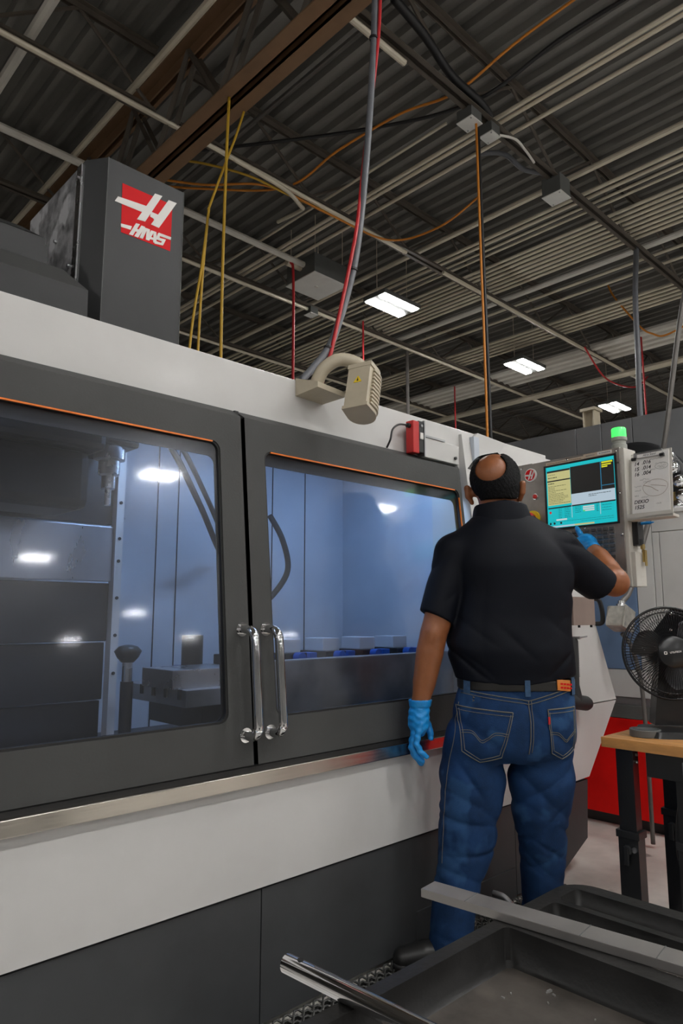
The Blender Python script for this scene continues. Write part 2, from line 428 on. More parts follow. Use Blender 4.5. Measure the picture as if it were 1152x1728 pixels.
# conduits along X
def xpipe(y, z, r, m, label, x0, x1, group=None, cat='conduit', name='conduit'):
    return MB().tube([(x0, y, z), (x1, y, z)], r, 8).build_top(name, m, label, cat, (x0, y, z), smooth=40, group=group)
xpipe(2.68, 4.775, .022, 'conduit_metal', 'bright conduit strapped under the nearest joist beside the girder', 2.5, 3.15)
xpipe(4.27, 4.775, .02, 'conduit_metal', 'pale tube standing in for the lit bottom chord of the second joist', -1.5, 5.0)  # pale tube imitates light falling on the joist's bottom chord
xpipe(4.27, 4.775, .021, 'conduit_metal', 'pale conduit strapped under the second joist further back', 5.6, 13.9)
xpipe(5.95, 4.775, .021, 'conduit_metal', 'pale conduit strapped under the third joist', 2.6, 13.9)
xpipe(5.30, 4.86, .033, 'white_pipe', 'white sprinkler pipe running toward the hanging grey heater', 1.2, 4.6, cat='pipe', name='pipe')
xpipe(7.61, 4.775, .02, 'conduit_metal', 'pale conduit strapped under the fourth joist', 2.6, 13.9)
# bend of conduit leaving the joist
MB().tube(spline([(2.9, 4.27, 4.77), (3.4, 4.27, 4.75), (3.62, 4.3, 4.70), (3.8, 4.5, 4.82), (3.85, 4.9, 4.9)]), .018, 8).build_top('conduit_bend', 'conduit_metal', 'pale bent conduit curving away from the second joist', 'conduit', (2.9, 4.27, 4.77), smooth=40)
# junction boxes and the hanging heater
def jbox(x, y, z, w, h, label, grey=False):
    o = thing('junction_box', label, 'electrical box', (x, y, z))
    MB().box(-w/2, w/2, -w/2, w/2, 0, h, bev=.004).build('box_body', 'box_grey', o, local=True)
    MB().box(-w/2-.004, w/2+.004, -w/2-.004, w/2+.004, -.008, 0, bev=.003).build('cover_plate', 'box_metal', o, local=True)
    for sx in (-1, 1):
        MB().lathe([(.006, -.012), (.006, -.007)], 8, Matrix.Translation((sx*w*.38, sx*w*.38, 0))).build('screw', 'dull_steel', o, local=True)
    return o
jbox(3.87, 2.68, 4.72, .13, .09, 'white-covered electrical box on the nearest joist, upper left of the pair')
jbox(4.10, 2.66, 4.72, .11, .09, 'white-covered electrical box on the nearest joist, lower right of the pair')
jbox(5.08, 2.66, 4.66, .17, .16, 'grey electrical box with pale cover hung under the nearest joist')
jbox(.95, 4.27, 4.68, .2, .12, 'white-covered box at the top left corner of the picture')
jbox(5.2, 5.95, 4.72, .12, .08, 'small pale electrical box on the third joist')
MB().tube(spline([(5.08, 2.66, 4.8), (4.95, 2.70, 4.84), (4.8, 2.80, 4.86), (4.65, 2.9, 4.98), (4.5, 3.1, 5.0)]), .02, 8).build_top('flexible_conduit', 'grey_hose', 'dark flexible conduit looping into the grey box', 'conduit', (5.08, 2.66, 4.8), smooth=True)
MB().tube(spline([(4.16, 2.66, 4.77), (4.35, 2.60, 4.80), (4.5, 2.6, 4.78), (4.7, 2.64, 4.79)]), .01, 8).build_top('white_cable', 'white_pipe', 'white cable along the nearest joist beside the white boxes', 'cable', (4.16, 2.66, 4.77), smooth=True)
MB().tube(spline([(2.9, 2.55, 5.0), (3.2, 2.55, 4.93), (3.55, 2.6, 4.88), (3.9, 2.6, 4.86), (4.05, 2.62, 4.84)]), .03, 8).build_top('black_cable', 'black_cord', 'thick black cable drooping along the nearest joist', 'cable', (2.9, 2.55, 5.0), smooth=True)
h = thing('ceiling_heater', 'square grey box heater with pale underside hung from the roof', 'heater', (4.75, 5.35, 4.72))
MB().box(-.23, .23, -.23, .23, 0, .22, bev=.006).build('housing', 'box_grey', h, local=True)
MB().box(-.24, .24, -.24, .24, -.012, 0, bev=.003).build('bottom_plate', 'box_metal', h, local=True)
MB().lathe([(.02, -.02), (.02, -.012)], 14).build('round_knob', 'white_pipe', h, local=True)
for sx, sy in ((-1, -1), (1, -1), (-1, 1), (1, 1)): MB().cyl((sx*.2, sy*.2, .22), (sx*.2, sy*.2, .66), .004, 6).build('hanger_wire', 'conduit_metal', h, local=True)
MB().cyl((-.42, 0, .12), (-.23, 0, .12), .035, 12).build('pipe_stub', 'conduit_metal', h, local=True, smooth=40)

# LED fixtures hung in rows
led_src = None
def led(x, y, label, group=None, z=4.6):
    global led_src
    if led_src is None:
        o = thing('ceiling_light', label, 'ceiling light', (x, y, z), group=group)
        MB().box(-.30, .30, -.165, .165, .0, .05, bev=.005).build('housing', 'box_grey', o, local=True)
        for s in (-1, 1):
            MB().box(-.275, .275, s*.102-.046, s*.102+.046, -.012, 0).build('led_strip', 'led', o, local=True)
        for sx in (-.25, .25): MB().cyl((sx, 0, .05), (sx, 0, .72), .004, 5).build('hanger_wire', 'conduit_metal', o, local=True)
        led_src = o
    else:
        o = copy_tree(led_src, (x, y, z), label=label)
    if group: o['group'] = group
    return o
led(5.52, 4.93, 'twin-strip ceiling light, nearest of the three lit in view', 'ceiling lights')
led(8.30, 4.95, 'twin-strip ceiling light, middle of the three lit in view', 'ceiling lights')
led(11.1, 4.95, 'twin-strip ceiling light, farthest of the three, above the green beacon', 'ceiling lights')
for x in (-9.1, -4.4, -1.8, .6, 2.7, 5.6, 9.6): led(x, -1.4, 'unseen twin-strip ceiling light in the row shifted behind the camera for frontal light', 'ceiling lights out of view')  # unseen row, moved back to light the machine front; leftmost pair added as fill
for x in (3.6, 6.4): led(x, .2, 'added unseen twin-strip ceiling light brightening the bench and the red base', 'ceiling lights out of view')  # added out of view to brighten the red base, bench and floor
for x in (-4.4, -9.1): led(x, 2.6, 'added unseen twin-strip ceiling light filling faces turned to the left', 'ceiling lights out of view')  # added out of view so surfaces facing left get more light
for y in (-5.05, -9.8, -15.0, -19.5):
    for x in (-13.8, -9.1, -4.4, .3, 5.0, 9.75, 14.3, 19.2): led(x, y, 'twin-strip ceiling light in the rows behind the camera, extended left for fill', 'ceiling lights out of view')  # fixtures at negative x are added to brighten left-facing surfaces

# ================================================================ the milling machine
mill = thing('milling_machine', 'large grey and white enclosed milling machine with two windowed doors', 'machine', (1.4, 2.3, 0))
KT = .1                                                  # doors lean back
def fy(z): return 1.68+KT*(z-.715)
def face(off):                                           # maps (x, z) to the leaning door plane, off = depth behind it
    return lambda x, z: (x, fy(z)+off, z)
def flat(y): return lambda x, z: (x, y, z)
def part(mb, name, m, smooth=False, label=None, parent=None): return mb.build(name, m, parent or mill, smooth, label=label)
LEFT = -.45
# lower white sheets and dark base
part(MB().prism([(LEFT, .383), (2.612, .383), (2.612, .668), (LEFT, .668)], flat(1.68), flat(1.74)), 'apron_panel', 'white_paint')
part(MB().prism([(2.616, .383), (3.252, .388), (3.575, .716), (2.616, .716)], flat(1.68), flat(1.74)), 'apron_panel', 'white_paint')
part(MB().prism([(2.50, .722), (3.58, .722), (3.47, 1.265), (3.33, 1.96), (2.50, 1.96)], lambda x, z: (x, fy(z)+(.0 if z < .8 else .02), z), lambda x, z: (x, 2.0, z)), 'side_panel', 'white_paint', label='white front sheet right of the doors')
part(MB().prism([(LEFT, .02), (1.302, .02), (1.302, .374), (LEFT, .374)], flat(1.69), flat(1.74)), 'base_panel', 'base_paint')
part(MB().prism([(1.306, .02), (2.612, .02), (2.612, .374), (1.306, .374)], flat(1.69), flat(1.74)), 'base_panel', 'base_paint')
part(MB().prism([(2.616, .02), (2.99, .02), (3.225, .115), (3.252, .374), (2.616, .374)], flat(1.69), flat(1.74)), 'base_panel', 'base_paint')
part(MB().prism([(1.98, .02), (2.6, .02), (2.6, .13), (1.98, .13)], flat(1.684), flat(1.69)), 'access_plate', 'base_paint')
part(MB().box(LEFT, 3.24, 1.70, 1.75, .36, .39), 'panel_gap', 'seam_dark')
part(MB().box(LEFT, 2.6, 1.74, 3.0, .0, .36), 'base_frame', 'dark_iron')
# stainless rail under the doors
part(MB().box(LEFT, 2.62, 1.655, 1.72, .668, .708, bev=.003), 'door_rail', 'stainless', label='polished stainless rail under the doors')
part(MB().box(LEFT, 2.62, 1.672, 1.72, .708, .720), 'rail_gap', 'seam_dark')
# header, roof, ends
part(MB().box(LEFT, 3.26, 1.84, 1.90, 1.80, 1.985, bev=.003), 'header_panel', 'white_paint')
part(MB().box(LEFT, 2.50, 1.90, 3.0, 1.955, 1.985), 'roof_panel', 'white_paint')
part(MB().prism([(2.60, 1.0), (3.30, 1.0), (3.26, 1.975), (2.60, 1.985)], flat(1.905), flat(3.0)), 'end_housing', 'white_paint')
part(MB().prism([(2.60, .1), (3.2, .1), (3.25, .4), (3.5, .72), (3.42, 1.0), (2.60, 1.0)], flat(1.76), flat(2.9)), 'end_base', 'white_paint')
part(MB().box(LEFT, LEFT+.05, 1.74, 3.0, .36, 1.955), 'end_wall', 'white_paint')
part(MB().box(2.74, 2.745, 1.833, 1.841, 1.84, 1.985), 'header_seam', 'seam_dark')
part(MB().box(2.19, 2.43, 1.79, 1.84, 1.80, 1.885, bev=.003), 'switch_housing', 'white_paint')
part(MB().cyl((2.40, 1.789, 1.825), (2.40, 1.782, 1.825), .007, 12), 'plug', 'black_plastic')
part(MB().box(2.19, 2.33, 1.786, 1.80, 1.885, 1.893), 'slot', 'dull_steel')
part(MB().prism([(2.5, 1.88), (2.72, 1.84), (2.85, 1.975), (2.62, 1.985)], flat(1.82), flat(1.85)), 'corner_sheet', 'white_paint')
part(MB().box(2.95, 3.02, 1.835, 1.838, 1.90, 1.925), 'name_tag', 'pendant_cream')
# doors
def make_door(fx0, fx1, bx0, bx1, wx0, wx1, hx, tag_):
    z0, z1 = .722, 1.782
    win = rrect(wx0, wx1, .845, 1.684, .03)
    m = MB(); m.holed([(fx0, z0), (fx1, z0), (fx1, z1), (fx0, z1)], [win[::-1]], face(0), face(.018))
    # bevelled skirt
    fo = [(fx0, z0), (fx1, z0), (fx1, z1), (fx0, z1)]; bo = [(bx0, z0), (bx1, z0), (bx1, 1.813), (bx0, 1.813)]
    V = [face(0)(*p) for p in fo]+[face(.045)(*p) for p in bo]; m.add(V, [(i, (i+1) % 4, (i+1) % 4+4, i+4) for i in range(4)])
    d = part(m, 'door', 'grey_paint', label=tag_)
    part(MB().holed(win, [rrect(wx0+.006, wx1-.006, .851, 1.678, .026)[::-1]], face(.004), face(.016)), 'gasket', 'seam_dark', parent=d)
    g = MB(); g.prism([(wx0+.028, 1.6785), (wx1-.028, 1.6785), (wx1-.028, 1.683), (wx0+.028, 1.683)], face(-.0015), face(.01))
    part(g, 'gasket_strip', 'orange_gasket', parent=d, label='orange rubber strip along the window top')
    if bx1 > 2.4:
        part(MB().prism([(wx1-.0045, .9), (wx1-.001, .9), (wx1-.001, 1.65), (wx1-.0045, 1.65)], face(-.0015), face(.01)), 'gasket_strip', 'orange_gasket', parent=d)
    part(MB().prism(rrect(wx0+.003, wx1-.003, .848, 1.681, .028), face(.010), face(.0145)), 'window_pane', 'door_glass', parent=d)
    # inner dark lip behind the glass
    part(MB().holed(rrect(wx0-.03, wx1+.03, .815, 1.715, .03), [rrect(wx0+.004, wx1-.004, .849, 1.640, .026)[::-1]], face(.03), face(.034)), 'inner_lip', 'interior_dark', parent=d)
    # tubular handle
    def hp(z, off): return (hx, fy(z)-off, z)
    pts = [hp(1.108, 0), hp(1.108, .035), hp(1.100, .055), hp(1.085, .064), hp(1.06, .066), hp(.855, .066), hp(.83, .064), hp(.815, .055), hp(.807, .035), hp(.807, 0)]
    part(MB().tube(spline(pts, 4), .0135, 14), 'handle', 'chrome', True, parent=d, label='chrome tubular pull handle')
    for z in (1.108, .807):
        y = fy(z); part(MB().cyl((hx, y-.004, z), (hx, y+.001, z), .021, 18), 'handle_foot', 'chrome', 40, parent=d)
    return d
make_door(LEFT+.02, 1.262, LEFT+.02, 1.262, -.28, 1.181, 1.236, 'left dark grey sliding door with large window')
make_door(1.278, 2.425, 1.278, 2.475, 1.352, 2.405, 1.325, 'right dark grey sliding door with large window')
part(MB().prism([(1.262, .722), (1.278, .722), (1.278, 1.81), (1.262, 1.81)], face(.03), face(.05)), 'door_seal', 'black_rubber')
# Z column with the emblem
cx0, cx1, cxm, cy0, cym, cy1, cz = .897, 1.181, .849, 2.05, 2.12, 2.60, 2.652
loop = [(cx0, cy0), (cx1, cy0), (cx1, cy1), (cxm, cy1), (cxm, cym)]
col = part(MB().prism(loop, lambda x, y: (x, y, 1.96), lambda x, y: (x, y, cz)), 'column_cover', 'column_paint', label='tall dark grey sheet metal column cover')
part(MB().tube([(cx0, cy0-.001, 1.985), (cx0, cy0-.001, cz)], .0015, 4), 'fold_edge', 'box_grey', parent=col)
part(MB().tube([(cx1, cy0-.001, 1.985), (cx1, cy0-.001, cz)], .0015, 4), 'fold_edge', 'box_grey', parent=col)
part(MB().box(cxm-.006, cxm-.0005, cym+.015, cym+.05, 1.985, cz-.005), 'edge_strip', 'bright_steel', parent=col)
part(MB().prism([(cym+.05, 2.0), (cym+.05, cz-.01), (cy1, cz-.01), (cy1, 2.0)], lambda y, z: (cxm-.004, y, z), lambda y, z: (cxm-.0005, y, z)), 'side_plate', 'scuffed_steel', parent=col, label='scuffed bare steel side plate')
for y, z in ((cym+.03, 2.60), (cym+.20, 2.44), (cym+.07, 2.30)): part(MB().cyl((cxm-.014, y, z), (cxm-.004, y, z), .006, 10), 'bolt', 'dull_steel', parent=col)
E_O = Vector((.947, cy0-.0012, 2.418))                      # emblem, lower left corner; u right, v up in metres
def em(off): return lambda u, v: (E_O.x+u, cy0-off, E_O.z+v)
part(MB().prism([(0.002, 0.164), (0.19, 0.167), (0.188, -0.009), (0.005, -0.011)], em(.0012), em(.0002)), 'emblem', 'red_vinyl', parent=col, label='red square emblem')
W_ = MB(); wn = [0]
def wp(*pts): wn[0] += 1; W_.prism([(a*.001, b*.001) for a, b in pts], em(.0022+.00004*wn[0]), em(.0008))
# a big slanted H with a long left bar, the lettering HAAS below it
wp((-12.0, 109.0), (101.0, 120.0), (94.0, 91.0), (-22.0, 88.0))
wp((121.0, 179.0), (149.0, 182.0), (89.0, 61.0), (59.0, 57.0))
wp((174.0, 178.0), (206.0, 180.0), (141.0, 59.0), (111.0, 60.0))
wp((109.0, 106.0), (145.0, 106.0), (128.0, 75.0), (118.0, 85.0), (106.0, 87.0))
wp((3.0, 18.0), (42.0, 24.0), (38.0, 10.0), (4.0, 7.0))
wp((56.0, 41.0), (70.0, 43.0), (47.0, -7.0), (33.0, -8.0))
wp((76.0, 41.0), (90.0, 41.0), (66.0, -7.0), (52.0, -7.0))
wp((50.0, 21.0), (73.0, 23.0), (69.0, 12.0), (45.0, 11.0))
wp((86.0, 38.0), (99.0, 39.0), (83.0, -5.0), (71.0, -5.0))
wp((96.0, 39.0), (108.0, 39.0), (106.0, -2.0), (94.0, -3.0))
wp((112.0, 38.0), (124.0, 39.0), (107.0, -2.0), (96.0, -3.0))
wp((121.0, 39.0), (132.0, 39.0), (134.0, -1.0), (122.0, -2.0))
wp((105.0, 14.0), (128.0, 14.0), (127.0, 6.0), (103.0, 4.0))
wp((141.0, 41.0), (189.0, 43.0), (188.0, 33.0), (138.0, 30.0))
wp((138.0, 38.0), (148.0, 39.0), (142.0, 15.0), (131.0, 15.0))
wp((133.0, 23.0), (166.0, 25.0), (164.0, 14.0), (131.0, 13.0))
wp((158.0, 25.0), (169.0, 26.0), (159.0, 1.0), (149.0, 0.0))
wp((130.0, 6.0), (159.0, 8.0), (157.0, 0.0), (126.0, -5.0))
part(W_, 'emblem_lettering', 'white_vinyl', parent=col, label='white slanted lettering HAAS under a slanted H')
# stepped covers left of the column
part(MB().prism([(LEFT, 1.985), (.815, 1.985), (.812, 2.118), (LEFT, 2.112)], flat(1.95), flat(1.962)), 'roof_cover', 'column_paint')
part(MB().add([(LEFT, 1.95, 2.112), (.812, 1.95, 2.118), (.79, 2.10, 2.235), (LEFT, 2.10, 2.235), (LEFT, 2.10, 1.985), (.79, 2.10, 1.985), (.812, 1.955, 1.985), (LEFT, 1.955, 1.985)],
              [(0, 1, 2, 3), (1, 6, 5, 2), (0, 3, 4, 7), (3, 2, 5, 4)]), 'roof_cover_top', 'grey_paint')
part(MB().box(LEFT, .74, 2.12, 2.5, 1.985, 2.33, bev=.004), 'drive_housing', 'column_paint')
part(MB().prism([(2.12, 2.33), (2.5, 2.33), (2.5, 2.52), (2.3, 2.44)], lambda y, z: (LEFT, y, z), lambda y, z: (.72, y, z)), 'drive_cover', 'column_paint')
part(MB().box(.5, .742, 2.105, 2.118, 2.2, 2.3), 'bracket_plate', 'column_paint')
# -------- inside the enclosure
part(MB().box(LEFT+.05, 2.6, 2.66, 2.70, .36, 1.955), 'rear_wall', 'interior_paint')
part(MB().box(2.56, 2.60, 1.80, 2.66, .36, 1.955), 'right_wall', 'interior_paint')
part(MB().box(LEFT+.05, LEFT+.07, 1.80, 2.66, .36, 1.955), 'left_wall', 'interior_paint')
part(MB().box(LEFT+.05, 2.56, 1.80, 2.66, .36, .70), 'sump_floor', 'interior_dark')
part(MB().box(LEFT+.05, 2.56, 1.90, 2.66, 1.935, 1.955), 'inner_roof', 'interior_paint')
part(MB().box(LEFT+.05, 2.56, 1.885, 1.905, 1.74, 1.955), 'inner_lintel', 'interior_paint')
for x in (1.46, 1.56, 2.08, 2.29): part(MB().box(x-.002, x+.002, 2.656, 2.661, .7, 1.95), 'wall_seam', 'interior_dark')
# telescoping covers behind the head, each plate its own
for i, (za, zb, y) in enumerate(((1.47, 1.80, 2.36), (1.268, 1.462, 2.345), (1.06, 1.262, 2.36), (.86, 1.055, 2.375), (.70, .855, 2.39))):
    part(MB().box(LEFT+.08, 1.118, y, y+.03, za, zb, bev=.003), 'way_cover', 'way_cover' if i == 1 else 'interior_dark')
part(MB().box(1.12, 1.148, 2.33, 2.37, .70, 1.93), 'cover_guide', 'white_paint')
for z in (.95, 1.08, 1.21, 1.34, 1.42, 1.55): part(MB().cyl((1.134, 2.326, z), (1.134, 2.331, z), .006, 8), 'guide_bolt', 'dark_iron')
# spindle head
hd = part(MB().box(-.05, .93, 2.02, 2.34, 1.655, 1.93, bev=.02), 'spindle_head', 'dark_iron')
part(MB().box(.93, 1.06, 2.06, 2.33, 1.69, 1.90, bev=.012), 'head_side_box', 'dark_iron', parent=hd)
part(MB().lathe([(.05, 1.70), (.05, 1.65), (.034, 1.645), (.034, 1.60), (.022, 1.595), (.022, 1.555), (.010, 1.55), (.010, 1.50)], 20, Matrix.Translation((.985, 2.12, 0))), 'spindle', 'bright_steel', 40, parent=hd)
part(MB().box(.1, .9, 2.06, 2.30, 1.47, 1.655, bev=.03), 'head_lower_casting', 'dark_iron', parent=hd)
for dx, rr in ((0, .012), (.05, .010)):
    part(MB().tube(spline([(1.05+dx, 2.2, 1.86), (1.25+dx, 2.25, 1.80), (1.45+dx, 2.33, 1.60), (1.62+dx, 2.45, 1.45), (1.75+dx, 2.6, 1.42)]), rr, 8), 'coolant_hose', 'black_rubber', True)
part(MB().tube(spline([(2.02, 2.6, 1.62), (2.06, 2.55, 1.5), (2.10, 2.56, 1.36), (2.04, 2.6, 1.24), (1.97, 2.62, 1.2)]), .014, 8), 'coolant_hose', 'black_rubber', True)
# work lamps inside, mounted under the inner roof
for x, y in ((2.18, 2.05), (1.30, 2.05), (.35, 1.99)):
    lp = part(MB().box(x-.16, x+.16, y-.04, y+.04, 1.905, 1.935, bev=.004), 'inner_lamp', 'interior_dark')
    part(MB().box(x-.14, x+.14, y-.028, y+.028, 1.899, 1.905), 'lamp_diffuser', 'led_cool', parent=lp)
# table, its saddle and the tray
tb = part(MB().box(1.195, 2.50, 1.95, 2.36, .862, .915, bev=.002), 'work_table', 'dull_steel', label='slotted steel work table')
for i, y in enumerate((1.985, 2.07, 2.15, 2.23, 2.31)):
    part(MB().box(1.19, 1.197, y-.009, y+.009, .885, .916), 'slot_end', 'seam_dark', parent=tb)
part(MB().box(1.28, 2.45, 1.99, 2.33, .78, .862), 'saddle', 'interior_dark')
part(MB().box(1.50, 2.50, 1.90, 1.95, .80, .995, bev=.004), 'table_apron', 'dull_steel')
part(MB().tube(spline([(.5, 2.0, .71), (.75, 2.08, .73), (1.0, 2.02, .72), (1.2, 1.95, .71)]), .012, 8), 'coolant_line', 'dark_iron', True)
part(MB().tube(spline([(.3, 1.85, .71), (.62, 1.90, .74), (.85, 1.86, .72), (.98, 1.82, .71)]), .012, 8), 'coolant_line', 'dark_iron', True)
part(MB().prism([(LEFT+.1, .70), (1.2, .70), (1.2, .73), (LEFT+.1, .78)], flat(2.05), flat(2.3)), 'chip_ramp', 'way_cover')
# work holding on the table: things of their own
MB().box(1.175, 2.46, 2.0, 2.2, .915, .975, bev=.002).build_top('fixture_plate', 'bright_steel', 'long flat steel fixture plate lying on the table inside the machine', 'plate', (1.8, 2.1, .915))
vise_src = None
for i in range(5):
    x = 1.50+i*.205
    if vise_src is None:
        v = thing('machine_vise', '', 'vise', (x, 2.10, .975)); v['group'] = 'vises in the machine'
        MB().box(-.055, .055, -.08, .08, 0, .035, bev=.003).build('base', 'dark_iron', v, local=True)
        MB().box(-.045, .045, -.05, .06, .035, .085, bev=.003).build('jaw', 'interior_paint', v, local=True)
        MB().cyl((0, -.08, .02), (0, -.115, .02), .018, 14).build('screw_end', 'blue_plastic', v, local=True, smooth=40)
        MB().box(.05, .09, -.095, -.04, .0, .035, bev=.003).build('stop_block', 'blue_plastic', v, local=True)
        vise_src = v
    else: v = copy_tree(vise_src, (x, 2.10, .975))
    v['label'] = ORD[i]+' blue-tipped vise from the left in the row behind the right window'
pr = thing('tool_probe', 'dark T-headed probe on a bright stem at the table end', 'probe', (1.08, 2.12, .70))
MB().cyl((0, 0, .04), (0, 0, .24), .02, 16).build('stand', 'interior_dark', pr, local=True, smooth=40)
MB().cyl((0, 0, .24), (0, 0, .31), .016, 16).build('stem', 'bright_steel', pr, local=True, smooth=40)
MB().lathe([(.02, .30), (.034, .315), (.044, .335), (.03, .35), (.012, .355)], 18).build('head', 'black_plastic', pr, local=True, smooth=True)
wc = thing('motor_unit', 'small dark motor with blue base behind the door edge', 'motor', (1.43, 2.3, .915))
MB().box(-.05, .05, -.05, .05, .0, .05, bev=.003).build('base', 'blue_plastic', wc, local=True)
MB().cyl((0, 0, .05), (0, 0, .16), .04, 16).build('motor_body', 'dark_iron', wc, local=True, smooth=40)

# -------- beige work lamp on the header
wl = thing('work_lamp', 'beige ribbed work lamp on a curved arm clamped to the machine header', 'lamp', (1.60, 1.84, 1.94))
MB().add([(1.535, 1.839, 1.99), (1.665, 1.839, 1.985), (1.535, 1.839, 1.925), (1.665, 1.839, 1.92), (1.545, 1.73, 1.955), (1.675, 1.73, 1.945), (1.545, 1.73, 1.935), (1.675, 1.73, 1.925)],
         [(0, 1, 5, 4), (2, 6, 7, 3), (0, 4, 6, 2), (1, 3, 7, 5), (4, 5, 7, 6), (0, 2, 3, 1)]).build('bracket', 'beige_enamel', wl)
MB().tube(spline([(1.585, 1.79, 1.955), (1.59, 1.775, 1.99), (1.602, 1.755, 2.025), (1.64, 1.72, 2.055), (1.69, 1.685, 2.045), (1.725, 1.665, 2.01), (1.735, 1.66, 1.98)], 6), [.024]*30+[.026]*7, 16).build('arm', 'beige_enamel', wl, smooth=True)
MB().cyl((1.585, 1.79, 1.945), (1.585, 1.79, 1.968), .027, 18).build('arm_collar', 'beige_enamel', wl, smooth=40)
ax = Vector((-.30, -.15, -.94)).normalized(); o_ = Vector((1.715, 1.66, 2.0)); nrm = Vector((-.93, -.30, .34)); nrm = (nrm-ax*nrm.dot(ax)).normalized(); sd = ax.cross(nrm)
def dshape(r, flat_): return [(-flat_, -r*.92)]+[(r*math.sin(a), r*math.cos(a)*-1) if False else (r*math.sin(a)*1.0, -r*math.cos(a)) for a in [PI*i/12 for i in range(13)]]+[(-flat_, r*.92)]
def dplate(t0, t1, r, nm, flat_=.045):
    pl = dshape(r, flat_)
    f = lambda t: (lambda a, b: tuple(o_+ax*t-nrm*a+sd*b))
    MB().prism(pl, f(t0), f(t1)).build(nm, 'beige_enamel', wl, smooth=30)
dplate(.0, .165, .046, 'lamp_body', .056)
for i in range(10): dplate(.012+i*.0155, .020+i*.0155, .057, 'cooling_fin', .036)
dplate(-.012, .006, .05, 'end_cap', .058); dplate(.165, .178, .052, 'end_cap', .058)
MB().box(-.02, .02, -.015, .015, -.03, .0, Matrix.Translation(o_+Vector((.018, 0, 0))), bev=.005).build('knuckle', 'beige_enamel', wl)
pz = o_+ax*.06+nrm*.0575
MB().prism([(-.016, -.012), (.016, -.012), (0, .016)], lambda a, b: tuple(pz+sd*a-ax*b), lambda a, b: tuple(pz-nrm*.002+sd*a-ax*b)).build('warning_triangle', 'yellow_label', wl, label='yellow warning triangle')
MB().prism([(-.003, -.007), (.003, -.007), (0, .007)], lambda a, b: tuple(pz+nrm*.001+sd*a-ax*b), lambda a, b: tuple(pz+sd*a-ax*b)).build('warning_mark', 'black_ink', wl)
# -------- red safety switch
sw = thing('safety_switch', 'red and black door safety switch on top of the right door', 'switch', (2.15, 1.81, 1.80))
MB().box(2.112, 2.150, 1.78, 1.82, 1.805, 1.94, bev=.004).build('red_body', 'red_plastic', sw)
MB().box(2.1505, 2.182, 1.783, 1.82, 1.812, 1.945, bev=.003).build('black_body', 'black_plastic', sw)
MB().box(2.157, 2.176, 1.779, 1.783, 1.868, 1.895).build('label_plate', 'white_vinyl', sw)
MB().box(2.183, 2.19, 1.78, 1.82, 1.80, 1.95).build('mount_plate', 'dull_steel', sw)
MB().cyl((2.168, 1.7835, 1.925), (2.168, 1.779, 1.925), .006, 10).build('screw', 'dull_steel', sw)
MB().cyl((2.112, 1.80, 1.918), (2.098, 1.80, 1.918), .01, 12).build('cable_gland', 'black_plastic', sw, smooth=40)
MB().tube(spline([(2.10, 1.80, 1.918), (2.05, 1.80, 1.912), (2.01, 1.80, 1.885), (1.995, 1.80, 1.84), (1.995, 1.82, 1.81)]), .004, 8).build('cable', 'black_cord', sw, smooth=True)

# ================================================================ control pendant (local x right, y into the panel, z up)
PR = math.radians(-94.3)
pen = thing('control_pendant', 'steel-faced machine control pendant with lit colour screen and keypad', 'control panel', (2.75, 1.43, 0), PR)
def pp(mb, name, m, smooth=False, label=None, parent=None): return mb.build(name, m, parent or pen, smooth, local=True, label=label)
def pf(y): return lambda x, z: (x, y, z)
pp(MB().box(-.27, .236, .004, .10, 1.262, 1.826, bev=.004), 'housing', 'pendant_cream')
pp(MB().box(-.272, .222, -.004, .004, 1.30, 1.83, bev=.002), 'face_plate', 'pendant_steel', label='scratched steel face plate')
pp(MB().box(.236, .252, .015, .095, 1.262, 1.40, bev=.002), 'side_bracket', 'pendant_cream')
scr = pp(MB().holed([(-.135, 1.517), (.207, 1.517), (.207, 1.806), (-.135, 1.806)], [[(-.127, 1.798), (.199, 1.798), (.199, 1.525), (-.127, 1.525)]], pf(-.009), pf(-.003)), 'screen_bezel', 'black_plastic')
sx0, sx1, sz0, sz1 = -.127, .199, 1.525, 1.798; SW, SH = sx1-sx0, sz1-sz0
def pane(u0, u1, v0, v1, m, nm='screen_pane', d=0):      # fractions of the screen, v from the top
    x0, x1 = sx0+u0*SW, sx0+u1*SW; za, zb = sz1-v1*SH, sz1-v0*SH
    return pp(MB().box(x0, x1, -.0045-.0003*d, -.0035, za, zb), nm, m, parent=scr)
pane(0, 1, 0, 1, 'scr_cyan', 'screen')
pane(.015, .365, .085, .63, 'scr_yellow', d=1); pane(.37, .985, .055, .49, 'scr_dark', d=1); pane(.37, .985, .49, .67, 'scr_pale', d=1)
pane(.015, .365, .065, .095, 'scr_dark', d=2); pane(.015, .365, .225, .245, 'scr_dark', d=2)
pane(.80, .81, .055, .49, 'scr_blue', d=2); pane(.81, .985, .42, .43, 'scr_blue', d=2)
pane(.82, .97, .06, .085, 'scr_bright_yellow', d=2); pane(.82, .95, .10, .12, 'scr_bright_yellow', d=2); pane(.82, .90, .13, .15, 'scr_bright_yellow', d=2)
pane(.015, .985, .665, .685, 'scr_dark', d=2); pane(.365, .372, .66, .86, 'scr_pale', d=2); pane(.77, .777, .66, .86, 'scr_pale', d=2)
for k, v in enumerate((.705, .735, .765)): pane(.53, .69, v, v+.02, 'scr_white', d=2)
pane(.53, .56, .77, .785, 'scr_green', d=3); pane(.13, .29, .86, .885, 'scr_white', d=2); pane(.40, .68, .965, .99, 'scr_yellow', d=2); pane(.0, .4, .965, .99, 'scr_pale', d=2)
pp(MB().cyl((sx0+.045*SW, -.0055, sz1-.745*SH), (sx0+.045*SW, -.0035, sz1-.745*SH), .006, 8), 'stop_icon', 'scr_red', parent=scr)
tl = MB(); rnd = random.Random(3)
